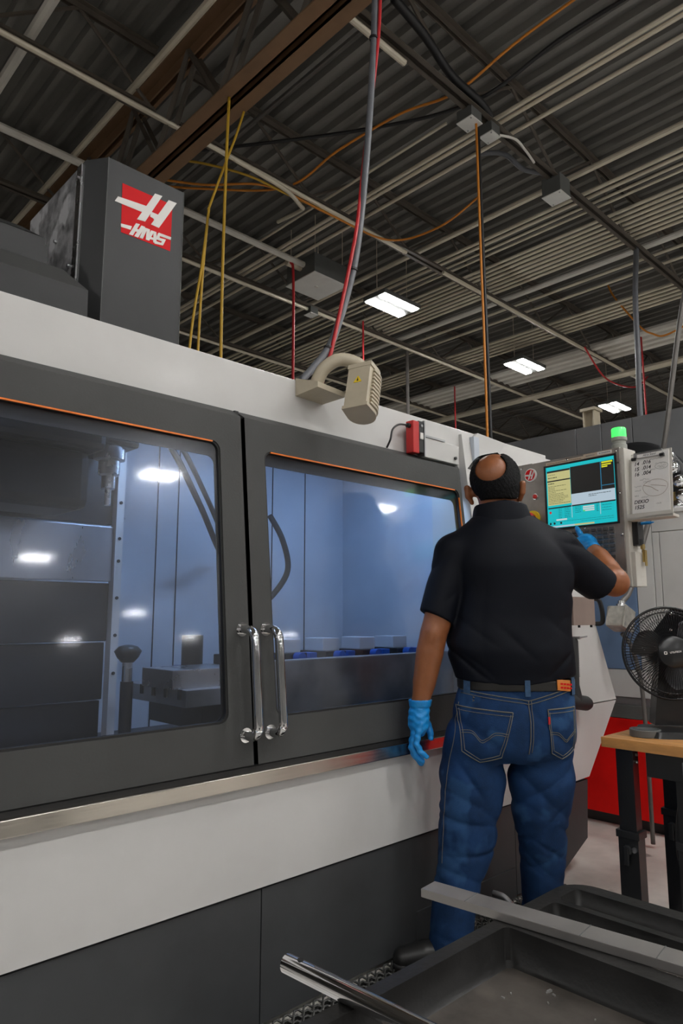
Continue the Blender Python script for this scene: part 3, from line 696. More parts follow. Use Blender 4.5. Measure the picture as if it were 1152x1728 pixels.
def line(u0, u1, v, h=.006):
    u = u0
    while u < u1:
        w = rnd.uniform(.01, .04); a, b = sx0+u*SW, sx0+min(u+w, u1)*SW
        tl.box(a, b, -.0058, -.0050, sz1-(v+h)*SH, sz1-v*SH); u += w+.008
line(.03, .14, .13); line(.03, .17, .175, .012); line(.03, .12, .27, .012)
for k in range(11): line(.03, rnd.uniform(.12, .33), .32+k*.025)
line(.03, .35, .60)
line(.62, .93, .53, .008); line(.62, .73, .555, .008)
for k in range(6):
    line(.17, .22, .70+k*.028); line(.26, .34, .70+k*.028); line(.42, .50, .70+k*.028) if k < 4 else None; line(.72, .75, .70+k*.02); line(.80, .93, .72+k*.04, .005) if k < 3 else None
line(.03, .95, .90, .004); line(.5, .95, .93, .004)
pp(tl, 'screen_text', 'scr_text', parent=scr)
for u in (.04, .10, .20): pp(MB().cyl((sx0+u*SW, -.0056, sz1-.925*SH), (sx0+u*SW, -.0035, sz1-.925*SH), .005, 10), 'screen_icon', 'scr_dark', parent=scr)
# keys
ksrc = None
KX = [.090, .117, .144, .171]; KZ = [1.50, 1.485, 1.466, 1.448, 1.429, 1.411, 1.386, 1.368]
keys = [(x, z) for z in KZ for x in KX]+[(.060, 1.50), (.060, 1.483), (.03, 1.498), (.0, 1.50), (.03, 1.48), (0, 1.48)]
for x in (-.20, -.17, -.14, -.11, -.08, -.05): keys += [(x, z) for z in (1.47, 1.445, 1.42)]
for x, z in keys:
    if ksrc is None: ksrc = pp(MB().box(-.0095, .0095, -.007, 0, -.0062, .0062, bev=.002), 'key', 'key_plastic'); o = ksrc
    else: o = copy_part(ksrc, pen)
    o.location = (x, -.004, z)
kf = MB()
for x in KX:
    for z in KZ: kf.box(x-.0125, x+.0125, -.0048, -.0041, z-.0085, z+.0085)
pp(kf, 'key_backing', 'bar_steel')
for x, z in ((-.255, 1.815), (-.02, 1.817), (.205, 1.815), (.213, 1.64), (.05, 1.512), (-.09, 1.512), (.213, 1.47), (.213, 1.32)):
    pp(MB().lathe([(.0055, 0), (.005, .003), (.002, .004)], 10, Matrix.Translation((x, -.004, z)) @ Matrix.Rotation(PI/2, 4, 'X')), 'screw', 'chrome', True)
# badge, buttons, tape
bd = pp(MB().lathe([(.031, 0), (.031, .006), (.027, .009)], 24, Matrix.Translation((-.205, -.004, 1.778)) @ Matrix.Rotation(PI/2, 4, 'X')), 'badge', 'box_metal', 40)
pp(MB().cyl((-.205, -.0128, 1.778), (-.205, -.0142, 1.778), .0255, 24), 'badge_disc', 'red_vinyl', parent=bd)
wb_ = MB()
for q in ([(-.024, .004), (.0, .001), (-.003, -.006), (-.026, -.003)], [(-.012, -.02), (-.004, -.02), (.012, .02), (.004, .02)], [(.002, -.02), (.010, -.02), (.024, .012), (.018, .016)], [(-.004, -.004), (.009, -.006), (.011, .0), (-.001, .003)]):
    wb_.prism(q, lambda a, b: (-.205+a, -.0152, 1.778+b), lambda a, b: (-.205+a, -.0138, 1.778+b))
pp(wb_, 'badge_mark', 'white_vinyl', parent=bd)
rb = pp(MB().lathe([(.0145, 0), (.0145, .008), (.011, .009)], 18, Matrix.Translation((-.183, -.004, 1.676)) @ Matrix.Rotation(PI/2, 4, 'X')), 'button_ring', 'chrome', 40)
pp(MB().lathe([(.0105, .008), (.0105, .014), (.006, .016)], 18, Matrix.Translation((-.183, -.004, 1.676)) @ Matrix.Rotation(PI/2, 4, 'X')), 'red_button', 'red_plastic', True, parent=rb)
es = pp(MB().lathe([(.034, 0), (.034, .012)], 24, Matrix.Translation((-.2, -.004, 1.58)) @ Matrix.Rotation(PI/2, 4, 'X')), 'stop_ring', 'yellow_label', 40, label='yellow ring of the emergency stop')
pp(MB().lathe([(.018, .012), (.018, .028), (.024, .03), (.024, .04), (.016, .045)], 20, Matrix.Translation((-.2, -.004, 1.58)) @ Matrix.Rotation(PI/2, 4, 'X')), 'stop_button', 'red_plastic', True, parent=es)
pp(MB().box(-.125, .06, -.0052, -.004, 1.806, 1.820), 'tape_strip', 'tape'); pp(MB().box(.06, .19, -.0052, -.004, 1.808, 1.826), 'tape_strip', 'tape')
pp(MB().box(.125, .19, -.0058, -.0052, 1.812, 1.824), 'paper_label', 'paper')
def plain_text(body, size, x, y, z, m, parent, nm='lettering', al='LEFT', sh=0.):
    me = text_mesh(body, size, frame((x, y, z), (1, 0, 0), (0, 0, 1)), sh, align=al)
    return link(nm, me, m, parent)
def print_marks(x0, x1, z, h, m, slope=0.):          # print too small to read: a row of short marks
    mk = MB(); x = x0; r_ = random.Random(int(x0*1e4)+9)
    while x < x1:
        w = r_.uniform(.002, .006); mk.box(x, min(x+w, x1), -.0064, -.0056, z-h/2+slope*(x-x0), z+h/2+slope*(x-x0)); x += w+r_.uniform(.001, .003)
    pp(mk, 'print_marks', m)
print_marks(.133, .183, 1.818, .005, 'ink_grey'); print_marks(-.118, .05, 1.813, .004, 'ink_brown'); print_marks(.072, .112, 1.817, .004, 'ink_grey'); print_marks(.206, .217, 1.765, .008, 'black_ink')
# stack light
bc = pp(MB().lathe([(.030, 1.826), (.030, 1.85), (.026, 1.853), (.026, 1.865), (.031, 1.868), (.031, 1.882)], 24, Matrix.Translation((.195, .05, 0))), 'beacon_base', 'beacon_base', 40)
pp(MB().lathe([(.029, 1.882), (.029, 1.918), (.026, 1.922), (.01, 1.923)], 24, Matrix.Translation((.195, .05, 0))), 'beacon_lens', 'lens_green', 40, parent=bc, label='lit green beacon lens')
# things on the pendant's side
pp(MB().box(.238, .262, .03, .075, 1.43, 1.535, bev=.003), 'side_socket', 'black_plastic')
pp(MB().cyl((.25, .05, 1.425), (.25, .05, 1.45), .02, 16), 'lock_cylinder', 'black_plastic', 40)
pp(MB().cyl((.262, .05, 1.42), (.272, .05, 1.42), .011, 14), 'lock_barrel', 'brass', 40)
pp(MB().box(-.274, -.20, -.004, .09, 1.826, 1.832), 'top_lip', 'pendant_steel')
kr = thing('key_ring', 'brass keys hanging from the lock on the pendant side', 'keys', (2.80, 1.165, 1.42), PR)
MB().box(-.003, .003, -.008, .008, -.06, -.01).build('key', 'brass', kr, local=True); MB().box(.004, .007, -.006, .010, -.075, -.012).build('key', 'brass', kr, local=True)
pn = thing('marker_pen', 'blue marker pen sticking out beside the keypad', 'pen', (2.79, 1.17, 1.515), PR)
MB().cyl((-.01, 0, 0), (.045, 0, 0), .006, 10).build('barrel', 'nitrile', pn, local=True, smooth=40); MB().cyl((.045, 0, 0), (.058, 0, 0), .004, 10, .002).build('tip', 'nitrile', pn, local=True, smooth=40)
# support arm back to the machine
pp(MB().tube(spline([(-.05, .10, 1.72), (-.05, .20, 1.72), (-.12, .34, 1.72), (-.28, .40, 1.72), (-.42, .40, 1.72)]), .035, 14), 'support_arm', 'pendant_cream', True)
# clipboard
cb = thing('clipboard', 'clipboard with a handwritten paper sheet beside the screen', 'clipboard', (2.745, 1.103, 1.533), PR)
tilt = Matrix.Rotation(math.radians(-5), 4, 'X')
def cp(mb, nm, m, sm=False, parent=None, label=None): o = mb.build(nm, m, parent or cb, sm, local=True, label=label); o.data.transform(tilt); return o
cp(MB().box(-.082, .084, .002, .006, .0, .268, bev=.0015), 'board', 'pendant_cream')
cp(MB().box(-.078, .074, -.0015, .002, .018, .262), 'paper_sheet', 'paper', label='sheet of handwritten notes')
cl = cp(MB().box(-.066, .052, -.010, -.002, .246, .268, bev=.003), 'clip', 'dull_steel')
cp(MB().box(-.050, .052, -.0115, -.010, .244, .258), 'clip_label', 'paper', parent=cl)
for x in (-.066, .05): cp(MB().cyl((x-.008, -.007, .243), (x+.008, -.007, .243), .007, 10), 'clip_foot', 'black_plastic', parent=cl)
cp(MB().box(-.085, .098, -.03, .02, -.012, .0, bev=.002), 'holder_shelf', 'pendant_cream'); cp(MB().box(-.085, .098, -.03, -.027, -.012, .012), 'holder_lip', 'pendant_cream')
cp(MB().box(-.11, -.07, .006, .03, .02, .25, bev=.002), 'holder_back', 'pendant_cream')
def ctext(body, size, x, z, m, sh=.2, parent=None, y=-.0019, bold=0.):
    me = text_mesh(body, size, frame((x, y, z), (1, 0, 0), (0, 0, 1)), sh, bold, 'LEFT'); me.transform(tilt); return link('handwriting', me, m, parent or cb)
ctext('Alro Steel', .013, -.025, .251, 'black_ink', parent=cl, y=-.0119)
for k, (a, b) in enumerate((('14', '.016'), ('15', '.014'), ('16', '.004'))): ctext(a, .021, -.068, .222-k*.022, 'black_ink', bold=.0004); ctext(b, .021, -.035, .224-k*.022, 'black_ink', bold=.0004)
ctext('DEKIO', .020, -.07, .064, 'black_ink', bold=.0004); ctext('1525', .021, -.07, .042, 'black_ink', bold=.0004)
for i, (x, z, w) in enumerate(((.0, .232, .05), (.02, .212, .04), (.0, .19, .02), (.028, .20, .034), (-.045, .155, .04), (-.03, .142, .03), (-.068, .128, .03), (-.066, .112, .025), (-.066, .09, .015), (-.04, .082, .03), (.02, .05, .02), (.035, .194, .022))):
    r_ = random.Random(i); pts = [(x+w*k/14, -.0021, z+r_.uniform(-.0035, .0035)) for k in range(15)]
    cp(MB().tube(pts, .0005, 4), 'scribble', 'ink_grey')
def loop(cx, cz, rx, rz, r, m, wob=0):
    pts = [(cx+rx*math.cos(a)*(1+wob*math.sin(3*a)), -.0022, cz+rz*math.sin(a)) for a in [2*PI*i/28 for i in range(29)]]
    cp(MB().tube(pts, r, 4), 'pen_stroke', m)
loop(.045, .20, .026, .013, .0006, 'ink_grey'); loop(.018, .115, .05, .034, .0006, 'ink_brown', .05)
cp(MB().tube(spline([(-.03, -.0022, .13), (.0, -.0022, .12), (.02, -.0022, .105), (.03, -.0022, .10)]), .0009, 4), 'pen_stroke', 'ink_brown')
cp(MB().tube(spline([(.0, -.0022, .128), (.03, -.0022, .122), (.06, -.0022, .115)]), .0008, 4), 'pen_stroke', 'ink_brown')

# ================================================================ things hung on the machine end
bx = thing('control_box', 'small brownish steel box on the white machine sheet', 'box', (3.14, 1.70, 1.10))
MB().box(3.02, 3.235, 1.60, 1.73, 1.103, 1.235, bev=.003).build('box_body', 'pink_box', bx)
for x in (3.09, 3.21): MB().cyl((x, 1.61, 1.103), (x, 1.61, 1.092), .006, 8).build('foot_screw', 'black_plastic', bx)
ml = thing('rubber_mallet', 'black rubber mallet hanging head down on the white sheet', 'mallet', (3.08, 1.63, .75))
MB().tube([(3.075, 1.64, 1.045), (3.075, 1.637, 1.03), (3.067, 1.635, .83), (3.066, 1.635, .79), (3.068, 1.635, .76)], [.018, .024, .022, .03, .035], 14).build('handle', 'black_rubber', ml, smooth=40)
MB().tube([(2.98, 1.635, .765), (3.0, 1.635, .763), (3.165, 1.635, .738), (3.185, 1.635, .736)], [.028, .034, .034, .028], 18).build('head', 'black_rubber', ml, smooth=40)
gr = MB()
for i in range(20): z = 1.02-i*.008; gr.tube([(3.091, 1.618, z), (3.098, 1.63, z)], .002, 4)
gr.build('grip_ribs', 'dull_steel', ml)
MB().tube([(3.075, 1.60, 1.045), (3.075, 1.70, 1.045)], .006, 8).build_top('wall_hook', 'dull_steel', 'small steel peg holding the rubber mallet', 'hook', (3.075, 1.70, 1.045))
MB().tube([(3.09, 1.63, 1.04), (3.17, 1.615, 1.05)], .004, 6).build_top('steel_pin', 'dull_steel', 'thin steel pin beside the mallet handle', 'pin', (3.09, 1.63, 1.04))
MB().tube(spline([(2.985, 1.62, 1.0), (2.99, 1.62, .93), (2.987, 1.62, .87), (2.992, 1.62, .82)]), .009, 8).build_top('air_hose_end', 'conduit_metal', 'bright hose end hanging beside the mallet handle', 'hose', (2.985, 1.62, 1.0), smooth=True)
dh = thing('door_handle', 'black curved grip on the edge of the white machine sheet', 'handle', (3.42, 1.70, 1.17))
MB().tube(spline([(3.475, 1.735, 1.235), (3.478, 1.705, 1.232), (3.487, 1.695, 1.215), (3.500, 1.692, 1.17), (3.508, 1.695, 1.125), (3.508, 1.705, 1.108), (3.505, 1.735, 1.105)]), .012, 10).build('grip', 'black_plastic', dh, smooth=True)
ab = thing('cable_box', 'cast aluminium cable box with a grey conduit beside the fan', 'cable box', (3.56, 1.66, 1.12))
Mb = Matrix.Translation((3.545, 1.62, 1.135)) @ Matrix.Rotation(math.radians(20), 4, 'Y')
MB().box(-.055, .055, -.045, .05, -.06, .05, Mb, bev=.012).build('body', 'cast_alu', ab)
MB().box(-.06, .06, -.052, -.045, -.065, .055, Mb, bev=.004).build('lid', 'cast_alu', ab)
MB().lathe([(.025, .05), (.025, .07), (.018, .074), (.018, .09)], 14, Mb).build('gland', 'bright_steel', ab, smooth=40)
for sx in (-1, 1): MB().cyl(tuple(Mb @ Vector((sx*.045, -.054, -.045))), tuple(Mb @ Vector((sx*.045, -.045, -.045))), .008, 8).build('bolt', 'dull_steel', ab)
MB().tube(spline([tuple(Mb @ Vector((0, 0, .085))), (3.64, 1.60, 1.28), (3.71, 1.575, 1.45), (3.80, 1.532, 1.702), (3.80, 1.436, 2.065), (3.835, 1.296, 2.846), (3.87, 1.12, 3.5), (3.9, .95, 4.85)]), .014, 10).build('conduit', 'conduit_dark', ab, smooth=True)
MB().tube(spline([tuple(Mb @ Vector((.04, 0, -.07))), (3.62, 1.60, .98), (3.66, 1.58, .8), (3.66, 1.57, .5), (3.66, 1.57, .02)]), .011, 10).build('drop_cable', 'conduit_dark', ab, smooth=True)

# ================================================================ neighbouring machine behind the bench
XR = 3.86
nb = thing('background_machine', 'white neighbouring machine with red base and black plinth', 'machine', (XR+.5, 1.0, 0))
def nbx(y0, y1, z0, z1, nm, m, x=0., d=.28): return MB().box(XR+x, XR+d, y0, y1, z0, z1, bev=.003).build(nm, m, nb)
nbx(-.9, 2.25, 0, .065, 'plinth', 'black_plastic', .06); nbx(-.9, 2.25, .066, .585, 'base_panel', 'red_paint')
nbx(-.9, 2.25, .587, .66, 'sill', 'box_grey', .0); nbx(-.9, 2.25, .66, .70, 'rail', 'sheet_grey', .015)
for a, b in ((-.9, .6), (.603, 1.52), (1.523, 2.25)): nbx(a, b, .703, .85, 'low_panel', 'panel_white')
nbx(1.66, 2.25, .853, 1.70, 'blue_door', 'blue_panel', .0); nbx(1.56, 1.657, .853, 1.70, 'door_post', 'panel_white', .0)
for a, b in ((-.9, .5), (.503, 1.07), (1.073, 1.518), (1.521, 1.557)): nbx(a, b, .853, 1.60, 'side_panel', 'panel_white')
nbx(-.9, 1.557, 1.603, 1.70, 'upper_panel', 'panel_white'); 
MB().box(XR-.02, XR+.28, -.9, 1.62, 1.70, 1.72).build('top_shelf', 'panel_white', nb)
tc_ = thing('tool_carousel', 'dark round tool carousel with polished tool holders above the white machine', 'tool changer', (4.25, 1.80, 1.52))
MB().lathe([(.0, -.05), (.32, -.05), (.345, -.03), (.345, .03), (.32, .05), (.0, .05)], 48, Matrix.Translation((4.25, 1.80, 1.87)) @ Matrix.Rotation(PI/2, 4, 'Y'), cap=False).build('disc', 'black_plastic', tc_, smooth=40)
MB().lathe([(.12, .0), (.12, .012), (.10, .02)], 30, Matrix.Translation((4.20, 1.80, 1.87)) @ Matrix.Rotation(-PI/2, 4, 'Y')).build('hub', 'dull_steel', tc_, smooth=40)
for y, z in ((1.535, 2.061), (1.516, 1.994), (1.485, 1.913), (1.475, 1.829), (1.50, 1.77)):
    MB().lathe([(.0, -.08), (.02, -.08), (.022, -.03), (.034, -.022), (.039, 0), (.034, .022), (.02, .034), (.0, .038)], 20, Matrix.Translation((4.12, y, z)) @ Matrix.Rotation(-PI/2, 4, 'Y'), cap=False).build('tool_holder', 'chrome', tc_, smooth=True)
MB().box(4.145, 4.19, 1.40, 1.60, 1.73, 1.86, bev=.004).build('brass_plate', 'brass', tc_)
gc = thing('grey_cabinet', 'tall grey sheet metal machine tower behind the control pendant', 'machine', (5.4, 2.0, 0))
for i, (a, b) in enumerate(((2.30, 3.2), (2.115, 2.297), (1.90, 2.112), (1.2, 1.897), (.0, 1.197))):
    MB().box(4.5, 4.9, a, b, 0, 2.455, bev=.004).build('panel', 'sheet_grey', gc)
MB().box(4.52, 6.2, .02, 3.18, 0, 2.44).build('body', 'sheet_grey', gc)
cl_ = thing('steel_column', 'tan steel post with cap plate beyond the grey machine tower', 'column', (7.0, 3.385, 0))
for y0, y1, x0, x1 in ((3.32, 3.335, 6.93, 7.07), (3.435, 3.45, 6.93, 7.07), (3.335, 3.435, 6.99, 7.01)): MB().box(x0, x1, y0, y1, 0, 3.33).build('flange' if x1-x0 > .1 else 'web', 'beige_enamel', cl_)
MB().box(6.91, 7.09, 3.30, 3.47, 3.33, 3.36).build('cap_plate', 'beige_enamel', cl_)

# ================================================================ workbench with the fan
TX, TY, TZ = 2.449, 1.215, .72
wbn = thing('work_bench', 'adjustable black workbench with a wooden top', 'workbench', (TX+.25, .65, 0))
for i in range(4):
    x0 = TX+.125*i
    MB().box(x0+.0005, x0+.1245, .0, TY, TZ-.034, TZ, bev=.0015).build('top_board', 'wood', wbn)
def bench_leg(x, y, hi=.40):
    lg = MB().box(x-.022, x+.022, y-.03, y+.03, .30, TZ-.034).build('leg', 'fan_black', wbn)
    MB().box(x-.027, x+.027, y-.035, y+.035, 0, .385).build('leg_sleeve', 'fan_black', wbn)
    MB().box(x-.032, x+.032, y-.041, y+.041, .385, .41, bev=.002).build('sleeve_collar', 'black_plastic', wbn)
    hs = None
    for k in range(6):
        z = .62-k*.034
        MB().cyl((x-.0225, y, z), (x-.018, y, z), .005, 10).build('pin_hole', 'seam_dark', lg)
    kn = MB().lathe([(.016, 0), (.016, .012), (.010, .014)], 12, Matrix.Translation((x-.027, y-.0, .35)) @ Matrix.Rotation(-PI/2, 4, 'Y')).build('clamp_knob', 'black_plastic', wbn, smooth=40)
    MB().box(x-.045, x-.034, y-.006, y+.012, .30, .36, bev=.003).build('clamp_lever', 'black_plastic', kn)
    MB().cyl((x-.036, y-.022, .352), (x-.028, y-.022, .352), .009, 10).build('clamp_bolt', 'bright_steel', kn)
bench_leg(TX+.052, TY-.068); bench_leg(TX+.052, .25); bench_leg(TX+.44, TY-.068); bench_leg(TX+.44, .25)
bench_leg(TX+.052, TY-.27)
MB().box(TX+.028, TX+.44, .2, 1.065, TZ-.115, TZ-.036, bev=.003).build('drawer_box', 'fan_black', wbn)
MB().box(TX+.020, TX+.028, .2, 1.065, TZ-.117, TZ-.036, bev=.002).build('apron', 'fan_black', wbn)
MB().box(TX+.014, TX+.020, .87, .945, TZ-.105, TZ-.052, bev=.002).build('lock_plate', 'dull_steel', wbn)
MB().cyl((TX+.014, .905, TZ-.08), (TX+.006, .905, TZ-.08), .012, 14).build('lock', 'chrome', wbn, smooth=40)
for z in (.64, .665): MB().cyl((TX+.052, TY-.10, z), (TX+.052, TY-.107, z), .005, 8).build('bolt', 'bright_steel', wbn)
MB().tube(spline([(TX+.10, .96, .60), (TX+.09, .985, .45), (TX+.09, .985, .33), (TX+.10, .95, .25), (TX+.12, .9, .22)]), .022, 10).build_top('hanging_belt', 'black_rubber', 'black loop of strap hanging behind the bench leg', 'strap', (TX+.1, .96, .6), smooth=True)
# riser of black sheet metal at the back of the bench
rs = thing('bench_riser', 'black sheet metal riser with chrome screws behind the fan', 'riser', (3.0, .9, TZ))
MB().prism([(1.225, 1.03), (1.225, 1.08), (1.15, 1.175), (.3, 1.175), (.3, 1.03)], lambda y, z: (2.98, y, z), lambda y, z: (3.02, y, z)).build('sloped_cap', 'fan_black', rs)
MB().box(2.96, 3.02, .3, 1.23, .985, 1.03, bev=.003).build('lower_rail', 'fan_black', rs)
for y in (1.03, .5):
    p_ = MB().box(2.96, 3.0, y-.03, y+.03, TZ, 1.0).build('upright', 'fan_black', rs)
    for k in range(8):
        MB().cyl((2.9595, y, TZ+.03+k*.033), (2.962, y, TZ+.03+k*.033), .006, 10).build('slot_hole', 'box_metal', p_)
MB().lathe([(.028, 0), (.028, .012), (.018, .014), (.018, .0)], 18, Matrix.Translation((2.98, 1.09, 1.10)) @ Matrix.Rotation(-PI/2, 4, 'Y'), cap=False).build('grommet_ring', 'dull_steel', rs, smooth=40)
for y, z in ((1.145, 1.155), (1.15, 1.09), (1.20, 1.05), (1.215, 1.06)): MB().lathe([(.007, 0), (.006, .004), (.002, .006)], 10, Matrix.Translation((2.98, y, z)) @ Matrix.Rotation(-PI/2, 4, 'Y')).build('screw', 'chrome', rs, smooth=True)
# fan: local x right, y away from the viewer, z up
fan = thing('desk_fan', 'black desk fan with wire guard on the wooden bench', 'fan', (2.70, 1.045, TZ), HEAD-PI/2+math.radians(-8))
def fp(mb, nm, m, sm=False, parent=None, label=None, M=None):
    o = mb.build(nm, m, parent or fan, sm, local=True, label=label)
    if M: o.data.transform(M)
    return o
fp(MB().prism(rrect(-.135, .135, -.12, .09, .05), lambda x, y: (x, y, 0), lambda x, y: (x*.93, y*.93, .022)), 'base', 'fan_black', 30)
fp(MB().prism([(-.075, .03), (.075, .03), (.045, .27), (-.045, .27)], lambda x, z: (x, .0, z), lambda x, z: (x, .075, z)), 'stand', 'fan_black')
FC = Vector((-.012, -.02, .293)); TM = Matrix.Translation(FC) @ Matrix.Rotation(math.radians(-6), 4, 'X') @ Matrix.Rotation(PI/2, 4, 'X')   # guard axis towards viewer = local z
fp(MB().lathe([(.03, -.16), (.05, -.15), (.055, -.09), (.05, -.05)], 20, TM), 'motor_housing', 'fan_black', True)
RG = .166
gd = fp(MB().tube([tuple(TM @ Vector((RG*math.cos(a), RG*math.sin(a), .0))) for a in [2*PI*i/60 for i in range(61)]], .0048, 8, cap=False), 'guard_ring', 'fan_black', True)
for rr, zz in ((.148, .030), (.150, -.032)): fp(MB().tube([tuple(TM @ Vector((rr*math.cos(a), rr*math.sin(a), zz))) for a in [2*PI*i/48 for i in range(49)]], .0018, 6, cap=False), 'guard_hoop', 'fan_black', True, parent=gd)
wf = MB().tube([(RG-.003, 0, .003), (.150, 0, .030), (.11, 0, .044), (.05, 0, .048)], .0011, 4)
wr = MB().tube([(RG-.003, 0, -.003), (.150, 0, -.032), (.11, 0, -.045), (.045, 0, -.05)], .0011, 4)
ws, wq = None, None
NW = 90
for i in range(NW):
    for kk, src in ((0, wf), (1, wr)):
        if i == 0:
            o = src.build('guard_wire', 'fan_black', gd, local=True)
            if kk == 0: ws = o
            else: wq = o
        else:
            o = copy_part(ws if kk == 0 else wq, gd)
        tw = Matrix.Rotation(2*PI*(i+.5*kk)/NW, 4, 'Z')
        o.matrix_local = TM @ tw
hb = fp(MB().lathe([(.056, .042), (.056, .050), (.050, .055), (.0, .057)], 32, TM, cap=False), 'guard_badge', 'fan_black', 40)
tm_ = text_mesh('UTILITECH', .0082, TM @ Matrix.Translation((.002, -.001, .0578)) @ Matrix.Rotation(math.radians(8), 4, 'Z'), 0, .0003, 'CENTER'); link('brand_lettering', tm_, 'white_vinyl', hb)
fp(MB().holed(rrect(-.038, -.027, -.010, .001, .003), [rrect(-.0355, -.0295, -.0075, -.0015, .002)[::-1]], lambda a, b: tuple(TM @ Vector((a, b, .0582))), lambda a, b: tuple(TM @ Vector((a, b, .0565)))), 'brand_mark', 'white_vinyl', parent=hb)
def blade(k):
    m = MB(); V = []; n = 10; s = 12
    for i in range(n):
        t = i/(n-1); r = .035+t*.098; w = .62*math.sin(PI*(.18+.72*t))**.6
        for j in range(s):
            q = j/(s-1)-.5; a = 2*PI*k/3+.5+q*w*2*.85+t*.25
            V.append((r*math.cos(a), r*math.sin(a), .018-.05*q*(.5+.5*t)-.004))
    nn = len(V); V += [(x, y, z-.003) for x, y, z in V]
    F_ = [(i*s+j, i*s+j+1, (i+1)*s+j+1, (i+1)*s+j) for i in range(n-1) for j in range(s-1)]
    F_ += [tuple(q+nn for q in f)[::-1] for f in F_]
    return m.add([tuple(TM @ Vector(v)) for v in V], F_)
for k in range(3): fp(blade(k), 'blade', 'fan_blade', 60)
fp(MB().lathe([(.0, .03), (.036, .026), (.038, -.02), (.0, -.03)], 22, TM, cap=False), 'blade_hub', 'fan_black', 40)
pk = thing('grey_disc', 'dark grey round disc lying on the wooden bench in front of the fan', 'disc', (2.575, 1.108, TZ))
MB().lathe([(.0, 0), (.051, 0), (.053, .002), (.053, .024), (.051, .026), (.0, .026)], 36, cap=False).build('disc_body', 'box_grey', pk, local=True, smooth=40)
MB().lathe([(.042, .026), (.042, .0266), (.039, .0266), (.039, .026)], 32, cap=False).build('rim_line', 'black_plastic', pk, local=True)

# ================================================================ black service cart in the foreground
RZ = .70
ct = thing('service_cart', 'black moulded plastic service cart with deep tray', 'cart', (.70, .17, 0))
CX0, CX1, CY0, CY1 = .24, 1.165, -.42, .645
wells = [((.29, .930), .622, .048, 'main_tray'), ((.962, 1.060), .618, .032, 'tool_trough'), ((1.075, 1.135), .620, .025, 'edge_groove')]
out = rrect(CX0, CX1, CY0, CY1, .05)
holes = [rrect(a, b, CY0+.05, yt, .010)[::-1] for (a, b), yt, dp, nm in wells]
MB().holed(out, holes, lambda x, y: (x, y, RZ), lambda x, y: (x, y, RZ-.006)).build('rim', 'cart_plastic', ct)
sk = MB(); n = len(out)
lv = [(0., RZ), (.006, RZ-.006), (.008, RZ-.03), (.004, RZ-.11), (-.02, RZ-.15)]
cxm_, cym_ = (CX0+CX1)/2, (CY0+CY1)/2
V = []
for off, z in lv:
    for x, y in out:
        V.append((x+off*(1 if x > cxm_ else -1), y+off*(1 if y > cym_ else -1), z))
sk.add(V, [(i*n+j, i*n+(j+1) % n, (i+1)*n+(j+1) % n, (i+1)*n+j) for i in range(len(lv)-1) for j in range(n)])
sk.build('skirt', 'cart_plastic', ct, smooth=50)
for (a, b), yt, dp, nm in wells:
    top = rrect(a, b, CY0+.05, yt, .010); bot = rrect(a+.003, b-.003, CY0+.053, yt-.003, .010); n = len(top); fl = rrect(a+.010, b-.010, CY0+.06, yt-.010, .010)
    m = MB(); V = [(x, y, RZ) for x, y in top]+[(x, y, RZ-dp+.006) for x, y in bot]+[(x, y, RZ-dp) for x, y in fl]
    m.add(V, [(i*n+j, i*n+(j+1) % n, (i+1)*n+(j+1) % n, (i+1)*n+j) for i in range(2) for j in range(n)])
    m.build(nm+'_wall', 'cart_plastic', ct, smooth=50)
    MB().add([(x, y, RZ-dp) for x, y in fl], [tuple(range(n))]).build(nm+'_floor', 'cart_floor', ct)
for x in (CX0+.06, CX1-.06):
    for y in (CY0+.06, CY1-.06): MB().box(x-.035, x+.035, y-.035, y+.035, .12, RZ-.12, bev=.01).build('post', 'cart_plastic', ct)
MB().box(CX0+.01, CX1-.01, CY0+.01, CY1-.01, .12, .19, bev=.02).build('lower_shelf', 'cart_plastic', ct)
for x in (CX0+.1, CX1-.1):
    for y in (CY0+.1, CY1-.1): MB().lathe([(.0, -.016), (.05, -.016), (.055, -.01), (.055, .01), (.05, .016), (.0, .016)], 20, Matrix.Translation((x, y, .055)) @ Matrix.Rotation(PI/2, 4, 'Y'), cap=False).build('caster_wheel', 'black_rubber', ct, smooth=40); MB().box(x-.03, x+.03, y-.02, y+.02, .10, .125).build('caster_fork', 'dull_steel', ct)
# metal chips scattered in the tray
sw_ = MB(); rnd = random.Random(11)
for i in range(230):
    x, y = rnd.uniform(.32, .90), rnd.uniform(.15, .58); s = rnd.choice((.001, .0012, .0016, .0024)); a = rnd.uniform(0, PI)
    Mx = Matrix.Translation((x, y, RZ-.048+s*.5)) @ Matrix.Rotation(a, 4, 'Z'); sw_.box(-s*1.6, s*1.6, -s*.7, s*.7, -s*.5, s*.5, Mx)
for i in range(40):
    x, y = rnd.uniform(.99, 1.03), rnd.uniform(.15, .58); s = .001
    sw_.box(x-s, x+s, y-s, y+s, RZ-.032, RZ-.032+s)
sw_.build_top('metal_chips', 'swarf', 'tiny bright metal chips scattered in the cart tray', 'metal chips', (.6, .4, RZ-.048), kind='stuff')
